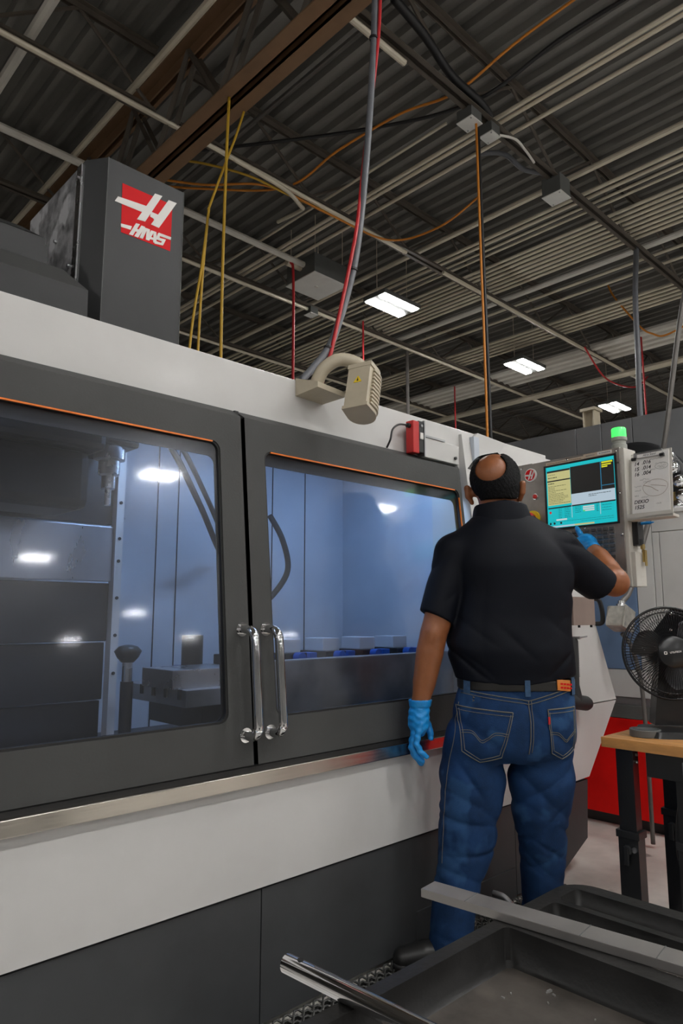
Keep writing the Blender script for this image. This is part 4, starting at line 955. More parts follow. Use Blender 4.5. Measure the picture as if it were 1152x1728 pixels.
# stock lying across the rim
fb = thing('flat_bar', 'flat grey steel bar lying across the back of the cart', 'metal bar', (.98, .4, RZ))
MB().box(-.021, .021, -.55, .380, .0, .013, bev=.0012).build('bar', 'bar_steel', fb, local=True)
for y in (.30, .12, .02, -.10): MB().box(-.0212, .0212, y-.0008, y+.0008, .0129, .0133).build('scribe_line', 'box_grey', fb, local=True)
fb.rotation_euler = (0, 0, math.radians(6.6)); fb.location = (.985, .40, RZ+.0005)
rbar = thing('round_bar', 'bright round steel tube resting on the near rim of the cart', 'metal tube', (.624, .55, RZ))
MB().tube([(0, .19, .0115), (0, .0, .0115), (0, -.6, .0115)], .0115, 20, cap=False).build('tube_wall', 'chrome', rbar, local=True, smooth=40)
MB().lathe([(.0115, 0), (.008, 0), (.008, -.03), (.0, -.03)], 20, Matrix.Translation((0, .19, .0115)) @ Matrix.Rotation(-PI/2, 4, 'X'), cap=False).build('tube_end', 'bright_steel', rbar, local=True)
MB().lathe([(.004, .0), (.004, .002)], 10, Matrix.Translation((.0, .165, .0218))).build('cross_hole', 'seam_dark', rbar, local=True)
MB().box(-.0008, .0008, -.58, .14, .0226, .0234).build('seam_line', 'dull_steel', rbar, local=True)
rbar.rotation_euler = (0, 0, math.radians(3.4))

# ================================================================ expanded grating mat along the machine
gm = MB(); cw, ch_ = .038, .021
nx, ny = 46, 22
for i in range(nx):
    for j in range(ny):
        x = 1.12+i*cw+(cw/2 if j % 2 else 0); y = 1.665-j*ch_
        if y < 1.22: continue
        for s in (-1, 1):
            gm.tube([(x-cw/2, y, .012), (x-cw*.18, y+s*ch_*.45, .020 if s > 0 else .012), (x+cw*.18, y+s*ch_*.45, .020 if s > 0 else .012), (x+cw/2, y, .012)], .0036, 5)
gmo = gm.build_top('grating_mat', 'mat_rubber', 'dark expanded-mesh floor mat along the machine base', 'floor mat', (2.0, 1.45, 0), kind='stuff')
MB().box(1.10, 2.85, 1.21, 1.672, .0005, .004).build_top('mat_backing', 'black_rubber', 'black backing sheet under the mesh floor mat', 'floor mat', (2.0, 1.45, 0))
MB().tube(spline([(2.40, 1.66, .09), (2.41, 1.62, .085), (2.42, 1.59, .06), (2.43, 1.57, .03)]), .012, 10).build_top('drain_hose', 'dull_steel', 'short dark steel drain hose at the machine foot', 'hose', (2.45, 1.66, .11), smooth=True)

# ================================================================ hanging cords and hoses
def cord(name, pts, r, m, label, cat='cord', k=8):
    return MB().tube(spline(pts, k), r, 10).build_top(name, m, label, cat, pts[-1], smooth=True)
cord('air_hose', [(2.16, 2.0, 4.75), (2.14, 2.0, 4.064), (2.118, 2.0, 3.67), (2.075, 2.0, 3.2), (2.023, 2.0, 2.80), (1.967, 2.0, 2.557), (1.864, 2.0, 2.273), (1.76, 2.0, 2.13), (1.70, 2.0, 2.06), (1.68, 2.02, 1.985)], .0155, 'grey_hose', 'thick grey hose curving down to the machine beside the beige lamp', 'hose')
cord('red_hose', [(2.165, 1.985, 4.75), (2.155, 1.98, 4.06), (2.13, 1.99, 3.7), (2.085, 2.02, 3.25), (2.01, 1.995, 2.86), (1.955, 1.98, 2.66), (1.89, 1.98, 2.40), (1.84, 1.985, 2.2), (1.80, 2.0, 2.05), (1.79, 2.0, 1.985)], .008, 'red_cord', 'thin red hose running beside the thick grey hose', 'hose')
ties = [(2.128, 2.0, 3.85), (1.985, 2.0, 2.63), (1.845, 2.0, 2.235)]
for i, p in enumerate(ties):
    MB().lathe([(.0165, -.005), (.021, -.005), (.021, .005), (.0165, .005)], 14, Matrix.Translation(p), cap=False).build_top('cable_tie', 'black_cord', 'black cable tie around the grey hose, %s one' % ('top', 'middle', 'lowest')[i], 'cable tie', p)
cord('red_drop', [(2.9, 5.38, 4.94), (3.7, 5.38, 4.92), (4.2, 5.36, 4.92), (4.35, 5.32, 4.84), (4.38, 5.3, 4.65), (4.39, 5.3, 3.5), (4.40, 5.3, 1.2)], .015, 'red_cord', 'red hose dropping straight down beside the square grey heater', 'hose')
cord('yellow_cord', [(2.30, 3.46, 4.5), (2.29, 3.46, 4.0), (2.285, 3.46, 3.2), (2.295, 3.46, 2.2), (2.295, 3.46, 1.0)], .0095, 'yellow_cord', 'straight yellow cord hanging from the brown girder')
cord('yellow_cord', [(2.46, 3.50, 4.55), (2.39, 3.50, 4.3), (2.3, 3.5, 4.02), (2.20, 3.5, 3.70), (2.195, 3.5, 3.66), (2.16, 3.5, 3.3), (2.09, 3.5, 2.7), (2.05, 3.5, 1.5)], .008, 'yellow_cord', 'yellow cord slanting across the straight yellow cord')
cord('yellow_cord', [(2.195, 3.5, 3.64), (2.19, 3.5, 3.6), (2.165, 3.5, 3.2), (2.15, 3.5, 2.7), (2.13, 3.5, 1.5)], .008, 'yellow_cord', 'yellow cord hanging between the slanting cord and the column')
cord('orange_cord', [(3.9, 2.645, 4.88), (3.905, 2.645, 4.6), (3.912, 2.645, 3.6), (3.92, 2.645, 2.9), (3.92, 2.645, .5)], .009, 'orange_cord', 'straight orange cord hanging right of the grey hose')
cord('power_cord', [(3.93, 2.66, 4.9), (3.95, 2.66, 4.7), (3.965, 2.66, 3.6), (3.985, 2.66, 2.4), (3.99, 2.66, .5)], .012, 'black_cord', 'straight black cord hanging next to the orange cord')
cord('orange_cord', [(2.42, 5.4, 4.9), (3.0, 4.9, 4.86), (3.5, 4.35, 4.84), (3.6, 3.8, 4.95), (3.7, 3.2, 5.0), (3.75, 2.7, 4.92), (3.85, 2.2, 5.1), (3.9, 1.2, 5.2)], .010, 'orange_cord', 'orange cord strung loosely through the joists overhead')
cord('orange_cord', [(2.5, 5.1, 4.85), (2.9, 4.75, 4.78), (3.3, 4.35, 4.76), (3.9, 4.25, 4.72), (4.6, 4.15, 4.70), (4.8, 3.7, 4.72), (4.9, 3.3, 4.9)], .010, 'orange_cord', 'orange cord drooping between the nearest and second joists')
cord('yellow_cord', [(2.5, 4.9, 4.9), (2.75, 4.6, 4.84), (3.1, 4.35, 4.76), (3.5, 4.3, 4.74), (4.1, 4.28, 4.77)], .010, 'yellow_cord', 'yellow cord sagging under the second joist')
cord('orange_cord', [(8.0, 3.56, 5.2), (8.0, 3.498, 5.037), (8.0, 3.331, 4.751), (8.0, 3.18, 4.52), (8.0, 3.069, 4.423), (8.0, 2.904, 4.36), (8.0, 2.5, 4.5), (8.0, 2.1, 4.85)], .011, 'orange_cord', 'orange cord sagging at the right under the far joists')
cord('power_cord', [(2.7, 4.8, 5.0), (3.6, 3.6, 5.02), (3.95, 2.7, 4.95), (4.1, 2.0, 5.15), (4.2, 1.0, 5.2)], .014, 'black_cord', 'thick black cord strung beside the loose orange cord')
cord('red_pipe', [(8.6, 4.2, 4.75), (9.2, 4.2, 4.45), (10.0, 4.15, 4.5), (10.4, 4.1, 4.75)], .012, 'red_cord', 'red hose looped under the far tan pipe', 'hose')
cord('grey_drop', [(6.68, 2.657, 4.85), (6.66, 2.66, 4.72), (6.5, 2.63, 4.2), (6.45, 2.62, 3.6), (6.48, 2.648, 3.0), (6.5, 2.65, 1.5)], .026, 'grey_hose', 'grey hose dropping behind the grey machine tower', 'hose')
for x, y, lb in ((6.99, 5.98, 'thin grey pipe dropping from the third joist'),): MB().tube([(x, y, 4.8), (x, y, .0)], .022, 8).build_top('drop_pipe', 'conduit_dark', lb, 'pipe', (x, y, .0), smooth=40)
for x, y, lb in ((8.89, 6.6, 'thin red hose dropping left of the middle ceiling light'), (5.99, 5.85, 'thin red hose dropping just right of the beige lamp'), (9.0, 3.6, 'thin red hose dropping above the clipboard')): MB().tube([(x, y, 4.85), (x, y, .0)], .012, 8).build_top('red_drop', 'red_cord', lb, 'hose', (x, y, .0), smooth=40)

# ================================================================ the operator (local x = his right, y = the way he faces, z up)
per = thing('person', 'man seen from behind in black polo shirt and blue jeans, pressing keypad keys', 'person', (2.1634, 1.3891, 0), HEAD-PI/2)
class Sdf:
    """signed-distance sculpting on a grid, meshed with surface nets"""
    def __init__(s, lo, hi, h):
        s.lo = np.array(lo, np.float32); s.h = h; s.n = [int(math.ceil((b-a)/h))+1 for a, b in zip(lo, hi)]
        s.D = np.full(s.n, .3, np.float32)
        s.ax = [s.lo[i]+h*np.arange(s.n[i], dtype=np.float32) for i in range(3)]
    def win(s, lo, hi):
        sl = [slice(max(0, int((lo[i]-s.lo[i])/s.h)), min(s.n[i], int((hi[i]-s.lo[i])/s.h)+2)) for i in range(3)]
        x, y, z = (s.ax[i][sl[i]] for i in range(3))
        return tuple(sl), x[:, None, None], y[None, :, None], z[None, None, :]
    def put(s, fn, lo, hi, k=.02, op='add'):
        m = .04+k; sl, x, y, z = s.win([q-m for q in lo], [q+m for q in hi])
        b = np.asarray(fn(x, y, z), np.float32); a = s.D[sl]; b = np.broadcast_to(b, a.shape)
        if op == 'add':
            h = np.clip(.5+.5*(b-a)/k, 0, 1); s.D[sl] = a+(b-a)*(1-h)-k*h*(1-h)
        elif op == 'sub': s.D[sl] = np.maximum(a, -b)
        elif op == 'int': s.D[sl] = np.maximum(a, b)
        elif op == 'disp': s.D[sl] = a+b
    def all(s): return s.ax[0][:, None, None], s.ax[1][None, :, None], s.ax[2][None, None, :]
    def cone(s, a, b, ra, rb, k=.02, op='add'):
        a = np.array(a, np.float32); b = np.array(b, np.float32); d = b-a; L2 = float(d @ d); R = max(ra, rb)
        def fn(x, y, z):
            t = np.clip(((x-a[0])*d[0]+(y-a[1])*d[1]+(z-a[2])*d[2])/L2, 0, 1)
            return np.sqrt((x-a[0]-t*d[0])**2+(y-a[1]-t*d[1])**2+(z-a[2]-t*d[2])**2)-(ra+(rb-ra)*t)
        s.put(fn, np.minimum(a, b)-R, np.maximum(a, b)+R, k, op)
    def chain(s, pts, rad, k=.012):
        q = Sdf.__new__(Sdf); q.lo, q.h, q.n, q.ax = s.lo, s.h, s.n, s.ax; q.D = np.full(s.n, .3, np.float32)     # the limb itself, joined without swelling
        for i in range(len(pts)-1): q.cone(pts[i], pts[i+1], rad[i], rad[i+1], .002)
        h = np.clip(.5+.5*(q.D-s.D)/k, 0, 1); s.D = (q.D*(1-h)+s.D*h-k*h*(1-h)).astype(np.float32)
    def ell(s, c, r, k=.02, op='add', yaw=0.):
        ca, sa = math.cos(yaw), math.sin(yaw)
        def fn(x, y, z):
            u, v = x-c[0], y-c[1]; p, q, w = ca*u+sa*v, -sa*u+ca*v, z-c[2]
            k0 = np.sqrt((p/r[0])**2+(q/r[1])**2+(w/r[2])**2); k1 = np.sqrt((p/r[0]**2)**2+(q/r[1]**2)**2+(w/r[2]**2)**2)+1e-6
            return k0*(k0-1)/k1
        R = max(r[0], r[1]) if yaw else None
        rr = np.array((R, R, r[2]) if yaw else r); s.put(fn, np.array(c)-rr, np.array(c)+rr, k, op)
    def loft(s, tab, n=2.2, k=.02, op='add'):
        T = np.array(sorted(tab), np.float32)
        def fn(x, y, z):
            zf = np.arange(T[0, 0]-.08, T[-1, 0]+.08, .004); ker = np.exp(-(np.arange(-12, 13)*.004/.016)**2); ker /= ker.sum()
            f = lambda i: np.interp(z, zf, np.convolve(np.pad(np.interp(zf, T[:, 0], T[:, i]), 12, 'edge'), ker, 'valid')).astype(np.float32)
            cx, cy, ax, ay = f(1), f(2), f(3), f(4)
            d = ((np.abs((x-cx)/ax)**n+np.abs((y-cy)/ay)**n)**(1/n)-1)*np.minimum(ax, ay)
            return np.maximum(d, np.maximum(z-T[-1, 0], T[0, 0]-z))
        lo = ((T[:, 1]-T[:, 3]).min(), (T[:, 2]-T[:, 4]).min(), T[0, 0]); hi = ((T[:, 1]+T[:, 3]).max(), (T[:, 2]+T[:, 4]).max(), T[-1, 0])
        s.put(fn, lo, hi, k, op)
    def mesh(s, name):
        D = s.D; h = s.h; n = D.shape
        neg = D < 0
        cs = np.zeros((n[0]-1, n[1]-1, n[2]-1), np.int8)
        for i in (0, 1):
            for j in (0, 1):
                for k in (0, 1): cs += neg[i:n[0]-1+i, j:n[1]-1+j, k:n[2]-1+k]
        act = np.argwhere((cs > 0) & (cs < 8)); idx = -np.ones(cs.shape, np.int32); idx[tuple(act.T)] = np.arange(len(act))
        P = np.zeros((len(act), 3), np.float32); C = np.zeros(len(act), np.float32)
        co = [(i, j, k) for i in (0, 1) for j in (0, 1) for k in (0, 1)]
        for a in co:
            for ax_ in range(3):
                if a[ax_]: continue
                b = list(a); b[ax_] = 1
                A = D[act[:, 0]+a[0], act[:, 1]+a[1], act[:, 2]+a[2]]; B = D[act[:, 0]+b[0], act[:, 1]+b[1], act[:, 2]+b[2]]
                m = (A < 0) != (B < 0); t = np.where(m, A/np.where(m, A-B, 1), 0)
                for q in range(3): P[:, q] += np.where(m, a[q]+(t if q == ax_ else 0), 0)
                C += m
        P = (P/C[:, None]+act)*h+s.lo
        quads = []
        for ax_ in range(3):
            sl0 = [slice(None)]*3; sl1 = [slice(None)]*3; sl0[ax_] = slice(0, -1); sl1[ax_] = slice(1, None)
            ch = np.argwhere(neg[tuple(sl0)] != neg[tuple(sl1)])
            o1, o2 = [q for q in range(3) if q != ax_]
            ok = (ch[:, o1] > 0) & (ch[:, o2] > 0) & (ch[:, o1] < n[o1]-1) & (ch[:, o2] < n[o2]-1); ch = ch[ok]
            def cell(d1, d2):
                c = ch.copy(); c[:, o1] -= d1; c[:, o2] -= d2; return idx[c[:, 0], c[:, 1], c[:, 2]]
            q = np.stack([cell(1, 1), cell(0, 1), cell(0, 0), cell(1, 0)], 1)
            flip = neg[ch[:, 0], ch[:, 1], ch[:, 2]] ^ (ax_ == 1)
            q[~flip] = q[~flip][:, ::-1]; quads.append(q)
        Q = np.concatenate(quads)
        me = bpy.data.meshes.new(name); me.from_pydata(P.tolist(), [], Q.tolist()); me.update()
        bm = bmesh.new(); bm.from_mesh(me)
        for _ in range(2): bmesh.ops.smooth_vert(bm, verts=bm.verts, factor=.5, use_axis_x=True, use_axis_y=True, use_axis_z=True)
        bm.to_mesh(me); bm.free()
        return me
def sm(e0, e1, x): t = np.clip((x-e0)/(e1-e0), 0, 1); return t*t*(3-2*t)
YAW = math.radians(-26); FD = Vector((math.sin(-YAW), math.cos(YAW), 0)); SD = Vector((math.cos(YAW), -math.sin(-YAW), 0)); HC = Vector((-.030, .030, 1.648))
def hp_(f, s_, z): p = HC+FD*f+SD*s_; return (p.x, p.y, z)
# ---- body: one continuous figure
B = Sdf((-.46, -.24, -.0), (.54, .47, 1.78), .005)
B.loft([(.69, -.02, 0, .17, .09), (.75, -.01, 0, .19, .115), (.93, .005, 0, .17, .10), (1.10, .005, 0, .18, .11), (1.30, .01, 0, .185, .10), (1.40, 0, 0, .165, .085), (1.45, -.01, .005, .09, .06)], k=.03)
B.chain([(-.15, 0, .64), (-.176, -.02, .40), (-.22, -.04, .25), (-.245, -.05, .08)], [.09, .065, .055, .045])
B.chain([(.09, 0, .64), (.086, .02, .42), (.105, .10, .20), (.11, .14, .08)], [.09, .065, .055, .045])
B.chain([(-.245, -.05, .08), (-.34, -.058, .05)], [.042, .03]); B.chain([(.11, .14, .08), (.125, .25, .05)], [.042, .03])
B.chain([(-.17, 0, 1.385), (-.255, -.025, 1.15), (-.277, -.03, 1.085), (-.292, -.032, 1.02), (-.312, -.03, .92), (-.328, -.03, .845)], [.056, .051, .0475, .0475, .040, .029], .03)
B.cone((-.280, -.062, 1.088), (-.282, -.060, 1.075), .014, .014, .03)
B.chain([(-.328, -.03, .845), (-.335, -.03, .78)], [.029, .024])
B.chain([(.17, 0, 1.385), (.33, .07, 1.285), (.425, .115, 1.272)], [.062, .055, .048], .015)
B.chain([(.425, .115, 1.272), (.425, .17, 1.32), (.42, .24, 1.375), (.414, .305, 1.418), (.412, .34, 1.44)], [.046, .045, .04, .029, .024], .03)
B.cone((-.022, -.005, 1.42), (-.028, .02, 1.60), .072, .066, .03)
B.ell(tuple(HC+Vector((0, 0, .006))), (.083, .098, .088), .03, yaw=YAW)
B.ell(hp_(.035, 0, 1.595), (.066, .07, .075), .03, yaw=YAW)
B.cone(hp_(.085, 0, 1.635), hp_(.118, 0, 1.60), .010, .014, .012)
B.cone(hp_(.08, -.028, 1.655), hp_(.08, .028, 1.655), .014, .014, .012)
B.cone(hp_(.085, -.02, 1.562), hp_(.085, .02, 1.562), .009, .009, .012)
B.ell(hp_(.075, 0, 1.535), (.03, .03, .022), .02, yaw=YAW)
for s_ in (-1, 1):
    B.cone(hp_(.0, s_*.080, 1.60), hp_(-.014, s_*.102, 1.622), .012, .010, .010); B.cone(hp_(-.014, s_*.104, 1.622), hp_(-.014, s_*.103, 1.590), .0115, .0095, .006); B.cone(hp_(-.010, s_*.099, 1.590), hp_(.0, s_*.089, 1.566), .0105, .009, .008)
link('body', B.mesh('body'), 'skin', per, smooth=True)
# ---- hair
Hh = Sdf((-.16, -.12, 1.53), (.11, .17, 1.77), .0028)
Hh.ell(tuple(HC+Vector((0, 0, .006))), (.092, .106, .0955), .02, yaw=YAW)
Hh.cone((-.024, -.012, 1.60), (-.023, -.008, 1.573), .070, .068, .03)
x, y, z = Hh.all(); f_ = (x-HC.x)*FD.x+(y-HC.y)*FD.y; s_ = (x-HC.x)*SD.x+(y-HC.y)*SD.y
Hh.D = np.maximum(Hh.D, -(z-(1.562+np.maximum(0, f_+.045)*.75+np.maximum(0, f_-.02)*1.6)))
Hh.D = Hh.D+(.0011*np.sin(310*x+4*np.sin(80*z))*np.sin(290*z+3*np.sin(90*x))+.001*np.sin(430*y+250*z)*np.sin(380*x+3*np.sin(120*y))).astype(np.float32)
Hh.ell((-.066, -.055, 1.684), (.058, .075, .060), .01, 'sub'); Hh.ell((-.052, .02, 1.735), (.048, .075, .04), .01, 'sub')
link('hair', Hh.mesh('hair'), 'hair', per, smooth=True, label='short dark hair around a bald crown')
# thin combed strands over the crown
st = MB(); rnd = random.Random(5)
for i in range(16):
    a = i/15; p0 = HC+SD*(-.088+.012*a)+FD*(-.05+.07*a)+Vector((0, 0, .04)); p2 = HC+SD*(.02)+FD*(-.03+.09*a)+Vector((0, 0, .094)); p1 = HC+SD*(-.05)+FD*(-.04+.09*a)+Vector((0, 0, .083))
    st.tube(spline([p0, p1, p2], 5), .0009, 4)
st.build('hair_strands', 'hair', per, local=True)
# ---- shirt
S = Sdf((-.37, -.22, .87), (.47, .22, 1.585), .0045)
S.loft([(.88, .010, 0, .200, .128), (.94, .010, 0, .208, .138), (.985, .004, -.006, .219, .150), (1.03, -.006, -.008, .227, .156), (1.08, -.004, -.004, .221, .152), (1.14, .006, 0, .213, .147), (1.23, .022, -.002, .210, .145), (1.32, .012, -.004, .214, .142), (1.38, .0, 0, .200, .130), (1.43, -.008, .0, .165, .112), (1.47, -.013, .002, .135, .093), (1.50, -.015, .004, .105, .074)], 2.35, .03)
S.cone((-.09, 0, 1.435), (-.196, 0, 1.372), .06, .066, .03); S.cone((.075, 0, 1.44), (.19, .0, 1.385), .06, .066, .03)
SL = Sdf((-.37, -.22, .87), (.47, .22, 1.585), .0045)
SL.cone((-.192, 0, 1.37), (-.281, -.03, 1.09), .071, .0625, .01)
SL.cone((.185, .0, 1.378), (.42, .095, 1.208), .078, .072, .01)
x, y, z = S.all()
# sleeve hems, then join the sleeves to the trunk
SL.D = np.maximum(SL.D, np.where(x < 0, (x+.275)*-.43+(y+.03)*-.10+(z-1.146)*-.90, (x-.357)*.76+(y-.07)*.30+(z-1.256)*-.58).astype(np.float32))
hh = np.clip(.5+.5*(SL.D-S.D)/.014, 0, 1); S.D = (SL.D*(1-hh)+S.D*hh-.014*hh*(1-hh)).astype(np.float32)
# fabric folds
def crease(ph, w=3): return (1-np.abs(np.sin(ph)))**w
blouse = sm(1.20, 1.03, z)*sm(.90, .945, z); side = sm(.03, .15, np.abs(x+.0))
S.D = S.D+(blouse*side*.0095*crease(24*z-15*np.abs(x)+.8*np.sin(9*x+2)+.5)*(.55+.45*np.sin(19*x+31*z))
           + blouse*.007*crease(17*z+9*x+1.1*np.sin(7*x)+1.1)*(.5+.5*np.sin(13*x-23*z+1))
           + .006*crease(9.5*x+2.6*(z-1.1)+.5*np.sin(8*z)+.9, 2)*sm(1.36, 1.15, z)*sm(.93, 1.0, z)
           + .010*crease(19*(x*.55+(z-1.2)*.95)+.6*np.sin(14*x)+.4)*sm(.15, .23, x)*sm(1.12, 1.2, z)
           + .006*crease(21*(z-x*.5)+.7*np.sin(13*x)+.7)*sm(-.17, -.23, x)*sm(1.17, 1.22, z)).astype(np.float32)
# sleeve hems and lower edge
def cut_plane(G, p, nrm, mask):                      # remove what lies beyond the plane, where mask is true
    x, y, z = G.all(); d = (x-p[0])*nrm[0]+(y-p[1])*nrm[1]+(z-p[2])*nrm[2]
    G.D = np.where(np.broadcast_to(mask, G.D.shape), np.maximum(G.D, np.broadcast_to(d, G.D.shape)), G.D).astype(np.float32)
S.D = np.maximum(S.D, -(z-(.918+.16*np.maximum(0, x-.03)+.09*np.maximum(0, -x-.06))).astype(np.float32)+0*S.D)
# collar
S2 = Sdf((-.16, -.14, 1.44), (.13, .15, 1.59), .0035)
S2.loft([(1.455, -.014, .004, .118, .090), (1.50, -.016, .006, .106, .086), (1.545, -.020, .008, .094, .082), (1.56, -.021, .010, .090, .080)], 2.2, .005)
S2.loft([(1.44, -.014, .006, .098, .076), (1.50, -.016, .010, .092, .077), (1.545, -.020, .012, .086, .075), (1.58, -.021, .014, .084, .074)], 2.2, .005, 'sub')
x, y, z = S2.all(); S2.D = np.maximum(S2.D, (z-(1.556-np.maximum(0, y-.0)*.45-np.abs(x+.018)*.12)).astype(np.float32))
shirt = link('polo_shirt', S.mesh('polo_shirt'), 'shirt_cloth', per, smooth=True, label='black short-sleeved polo shirt')
link('collar', S2.mesh('collar'), 'shirt_cloth', shirt, smooth=True)
# ---- jeans
J = Sdf((-.36, -.22, .02), (.27, .26, .96), .0045)
J.loft([(.655, -.020, 0, .205, .10), (.675, -.020, 0, .224, .132), (.70, -.018, -.004, .228, .146), (.758, -.013, -.006, .222, .150), (.80, -.006, -.006, .214, .148), (.86, .005, -.002, .205, .138), (.905, .011, 0, .196, .126), (.915, .011, 0, .195, .125)], 2.3, .03)
J.chain([(-.145, -.005, .66), (-.150, -.005, .60), (-.163, -.012, .50), (-.176, -.02, .40), (-.200, -.03, .32), (-.222, -.04, .24), (-.236, -.046, .15), (-.247, -.05, .03)], [.106, .115, .106, .097, .084, .075, .071, .075], .012)
J.chain([(.092, -.003, .66), (.088, .0, .60), (.086, .01, .50), (.088, .025, .42), (.098, .06, .32), (.106, .10, .22), (.11, .125, .14), (.112, .14, .03)], [.106, .114, .102, .089, .080, .073, .071, .074], .012)
# groove between the legs and the cleft of the seat
x, y, z = J.all()
J.D = J.D-(.0*z)
J.D = J.D+(.010*np.exp(-((x-.022)/.028)**2)*sm(.62, .70, z)*sm(.90, .80, z)*(y < 0)).astype(np.float32)*.6
lx = np.where(x < -.03, x+.16, x-.09); sgn = np.where(x < -.03, 1., -1.)
knee = np.exp(-((z-.40)/.10)**2); stack = sm(.20, .09, z); thigh = np.exp(-((z-.585)/.075)**2)
J.D = J.D+(knee*.018*crease(27*z+13*lx*sgn+.7*np.sin(16*lx+7*z))*(.5+.5*np.sin(17*lx+29*z+sgn))
           + knee*.013*crease(31*z-11*lx*sgn+.9*np.sin(12*lx)+1.)*(.5+.5*np.sin(23*z-19*lx))
           + stack*.014*crease(37*z+9*lx+.8*np.sin(15*y)+.3)*(.6+.4*np.sin(21*lx+8))
           + thigh*.016*crease(15*z+16*lx*sgn+.6*np.sin(11*lx)+.6)*(.55+.45*np.sin(13*lx-17*z))
           + .008*crease(13*z+7*x+.8*np.sin(9*x)+1.3)*sm(.16, .3, z)).astype(np.float32)
J.D = np.maximum(J.D, (.045-z).astype(np.float32)+0*J.D)
J.D = np.maximum(J.D, (z-.912).astype(np.float32)+0*J.D)
jm = J.mesh('jeans'); jeans = link('jeans', jm, 'denim', per, smooth=True, label='blue denim jeans')
tree = BVHTree.FromPolygons([v.co.copy() for v in jm.vertices], [tuple(p.vertices) for p in jm.polygons])
def proj(x, z, off, zc=None):
    h_ = tree.ray_cast(Vector((x, -1, z)), Vector((0, 1, 0)))
    if h_[0] is None:
        q = tree.find_nearest(Vector((x, -.15, z))); return tuple(q[0]+q[1]*off)
    nn = h_[1] if h_[1].y < 0 else -h_[1]
    return tuple(h_[0]+nn*off)
from mathutils.geometry import delaunay_2d_cdt
def patch(poly, off0, off1, name, m, parent, step=.010, label=None):
    """cloth patch laid onto the jeans"""
    pts = []
    for i in range(len(poly)):
        a, b = Vector(poly[i]), Vector(poly[(i+1) % len(poly)]); n = max(1, int((b-a).length/step)); pts += [a+(b-a)*(k/n) for k in range(n)]
    nb = len(pts); xs = [p.x for p in pts]; zs = [p.y for p in pts]; inner = []
    u = min(xs)+step
    while u < max(xs):
        w = min(zs)+step
        while w < max(zs): inner.append(Vector((u, w))); w += step
        u += step
    V, E_, F_, *_ = delaunay_2d_cdt(pts+inner, [], [list(range(nb))], 1, 1e-5)
    m_ = MB(); n = len(V); loop_ = [i for i in range(n)]
    m_.add([proj(v.x, v.y, off1) for v in V], F_)
    # rim down to the cloth
    top = [proj(p.x, p.y, off1) for p in pts]; bot = [proj(p.x, p.y, off0) for p in pts]
    m_.add(top+bot, [(i, (i+1) % nb, (i+1) % nb+nb, i+nb) for i in range(nb)])
    return m_.build(name, m, parent, True, local=True, label=label)
def stitch(pts, off=.0012, r=.0012, closed=False, parent=None, nm='stitch_line', m='stitch'):
    P = [Vector(p) for p in pts]+([Vector(pts[0])] if closed else []); out_ = []
    for i in range(len(P)-1):
        n = max(1, int((P[i+1]-P[i]).length/.006)); out_ += [P[i]+(P[i+1]-P[i])*(k/n) for k in range(n)]
    out_.append(P[-1])
    return MB().tube([proj(p.x, p.y, off+.0006) for p in out_], r, 5).build(nm, m, parent or jeans, True, local=True)
LP = [(-.202, .844), (-.036, .831), (-.076, .690), (-.143, .671), (-.198, .704)]; RP = [(.080, .840), (.183, .844), (.180, .706), (.128, .682), (.087, .704)]
def inset(poly, d):
    c = sum((Vector(p) for p in poly), Vector((0, 0)))/len(poly); return [tuple(Vector(p)+(c-Vector(p)).normalized()*d) for p in poly]
for PL, arc in ((LP, [(-.196, .768), (-.165, .768), (-.14, .742), (-.12, .750), (-.095, .768), (-.056, .764)]), (RP, [(.085, .768), (.115, .766), (.142, .742), (.155, .752), (.181, .772)])):
    pk_ = patch(PL, -.001, .0032, 'back_pocket', 'denim', jeans)
    stitch(PL[1:]+[PL[0]], .0036, .0016, parent=pk_); stitch(inset(PL, .010)[1:]+[inset(PL, .010)[0]], .0036, .0011, parent=pk_)
    stitch(PL[:2], .0036, .0022, parent=pk_); stitch([(a, b-.012) for a, b in PL[:2]], .0036, .0011, parent=pk_)
    ar = [Vector((p[0], p[1], 0)) for p in arc]; sp_ = [(q.x, q.y) for q in spline(ar, 5)]
    stitch(sp_, .0036, .0011, parent=pk_); stitch([(a, b-.007) for a, b in sp_], .0036, .0011, parent=pk_)
patch([(.0795, .818), (.0850, .818), (.0850, .795), (.0795, .795)], .003, .0055, 'red_tab', 'red_vinyl', jeans, .006)
yL = [(-.205, .900), (-.10, .885), (.022, .868)]; yR = [(.022, .868), (.10, .888), (.188, .912)]
for q in (yL, yR): stitch(q, .001, .0017); stitch([(a, b-.011) for a, b in q], .001, .0013)
stitch([(.020, .870), (.021, .80), (.018, .74), (.012, .70)], .001, .0016); stitch([(.029, .868), (.030, .80), (.027, .74), (.022, .705)], .001, .0012)
stitch([(-.196, .855), (-.208, .80), (-.224, .72), (-.245, .62), (-.255, .50), (-.262, .42), (-.268, .34)], .0005, .0012)
stitch([(-.30, .075), (-.25, .066), (-.19, .072)], .001, .0013)
bl = Sdf((-.22, -.16, .87), (.24, .16, .96), .004)
bl.loft([(.897, .011, 0, .202, .132), (.934, .011, 0, .203, .133)], 2.3, .004)
bl.loft([(.87, .011, 0, .188, .118), (.96, .011, 0, .188, .118)], 2.3, .004, 'sub')
bmh = bl.mesh('belt'); link('belt', bmh, 'leather', per, smooth=50, label='black leather belt')
tb_ = BVHTree.FromPolygons([v.co.copy() for v in bmh.vertices], [tuple(p.vertices) for p in bmh.polygons])
def onbelt(x, z, off):
    h_ = tb_.ray_cast(Vector((x, -1, z)), Vector((0, 1, 0)));
    return (x, (h_[0].y if h_[0] is not None else proj(x, z, 0)[1])-off, z)
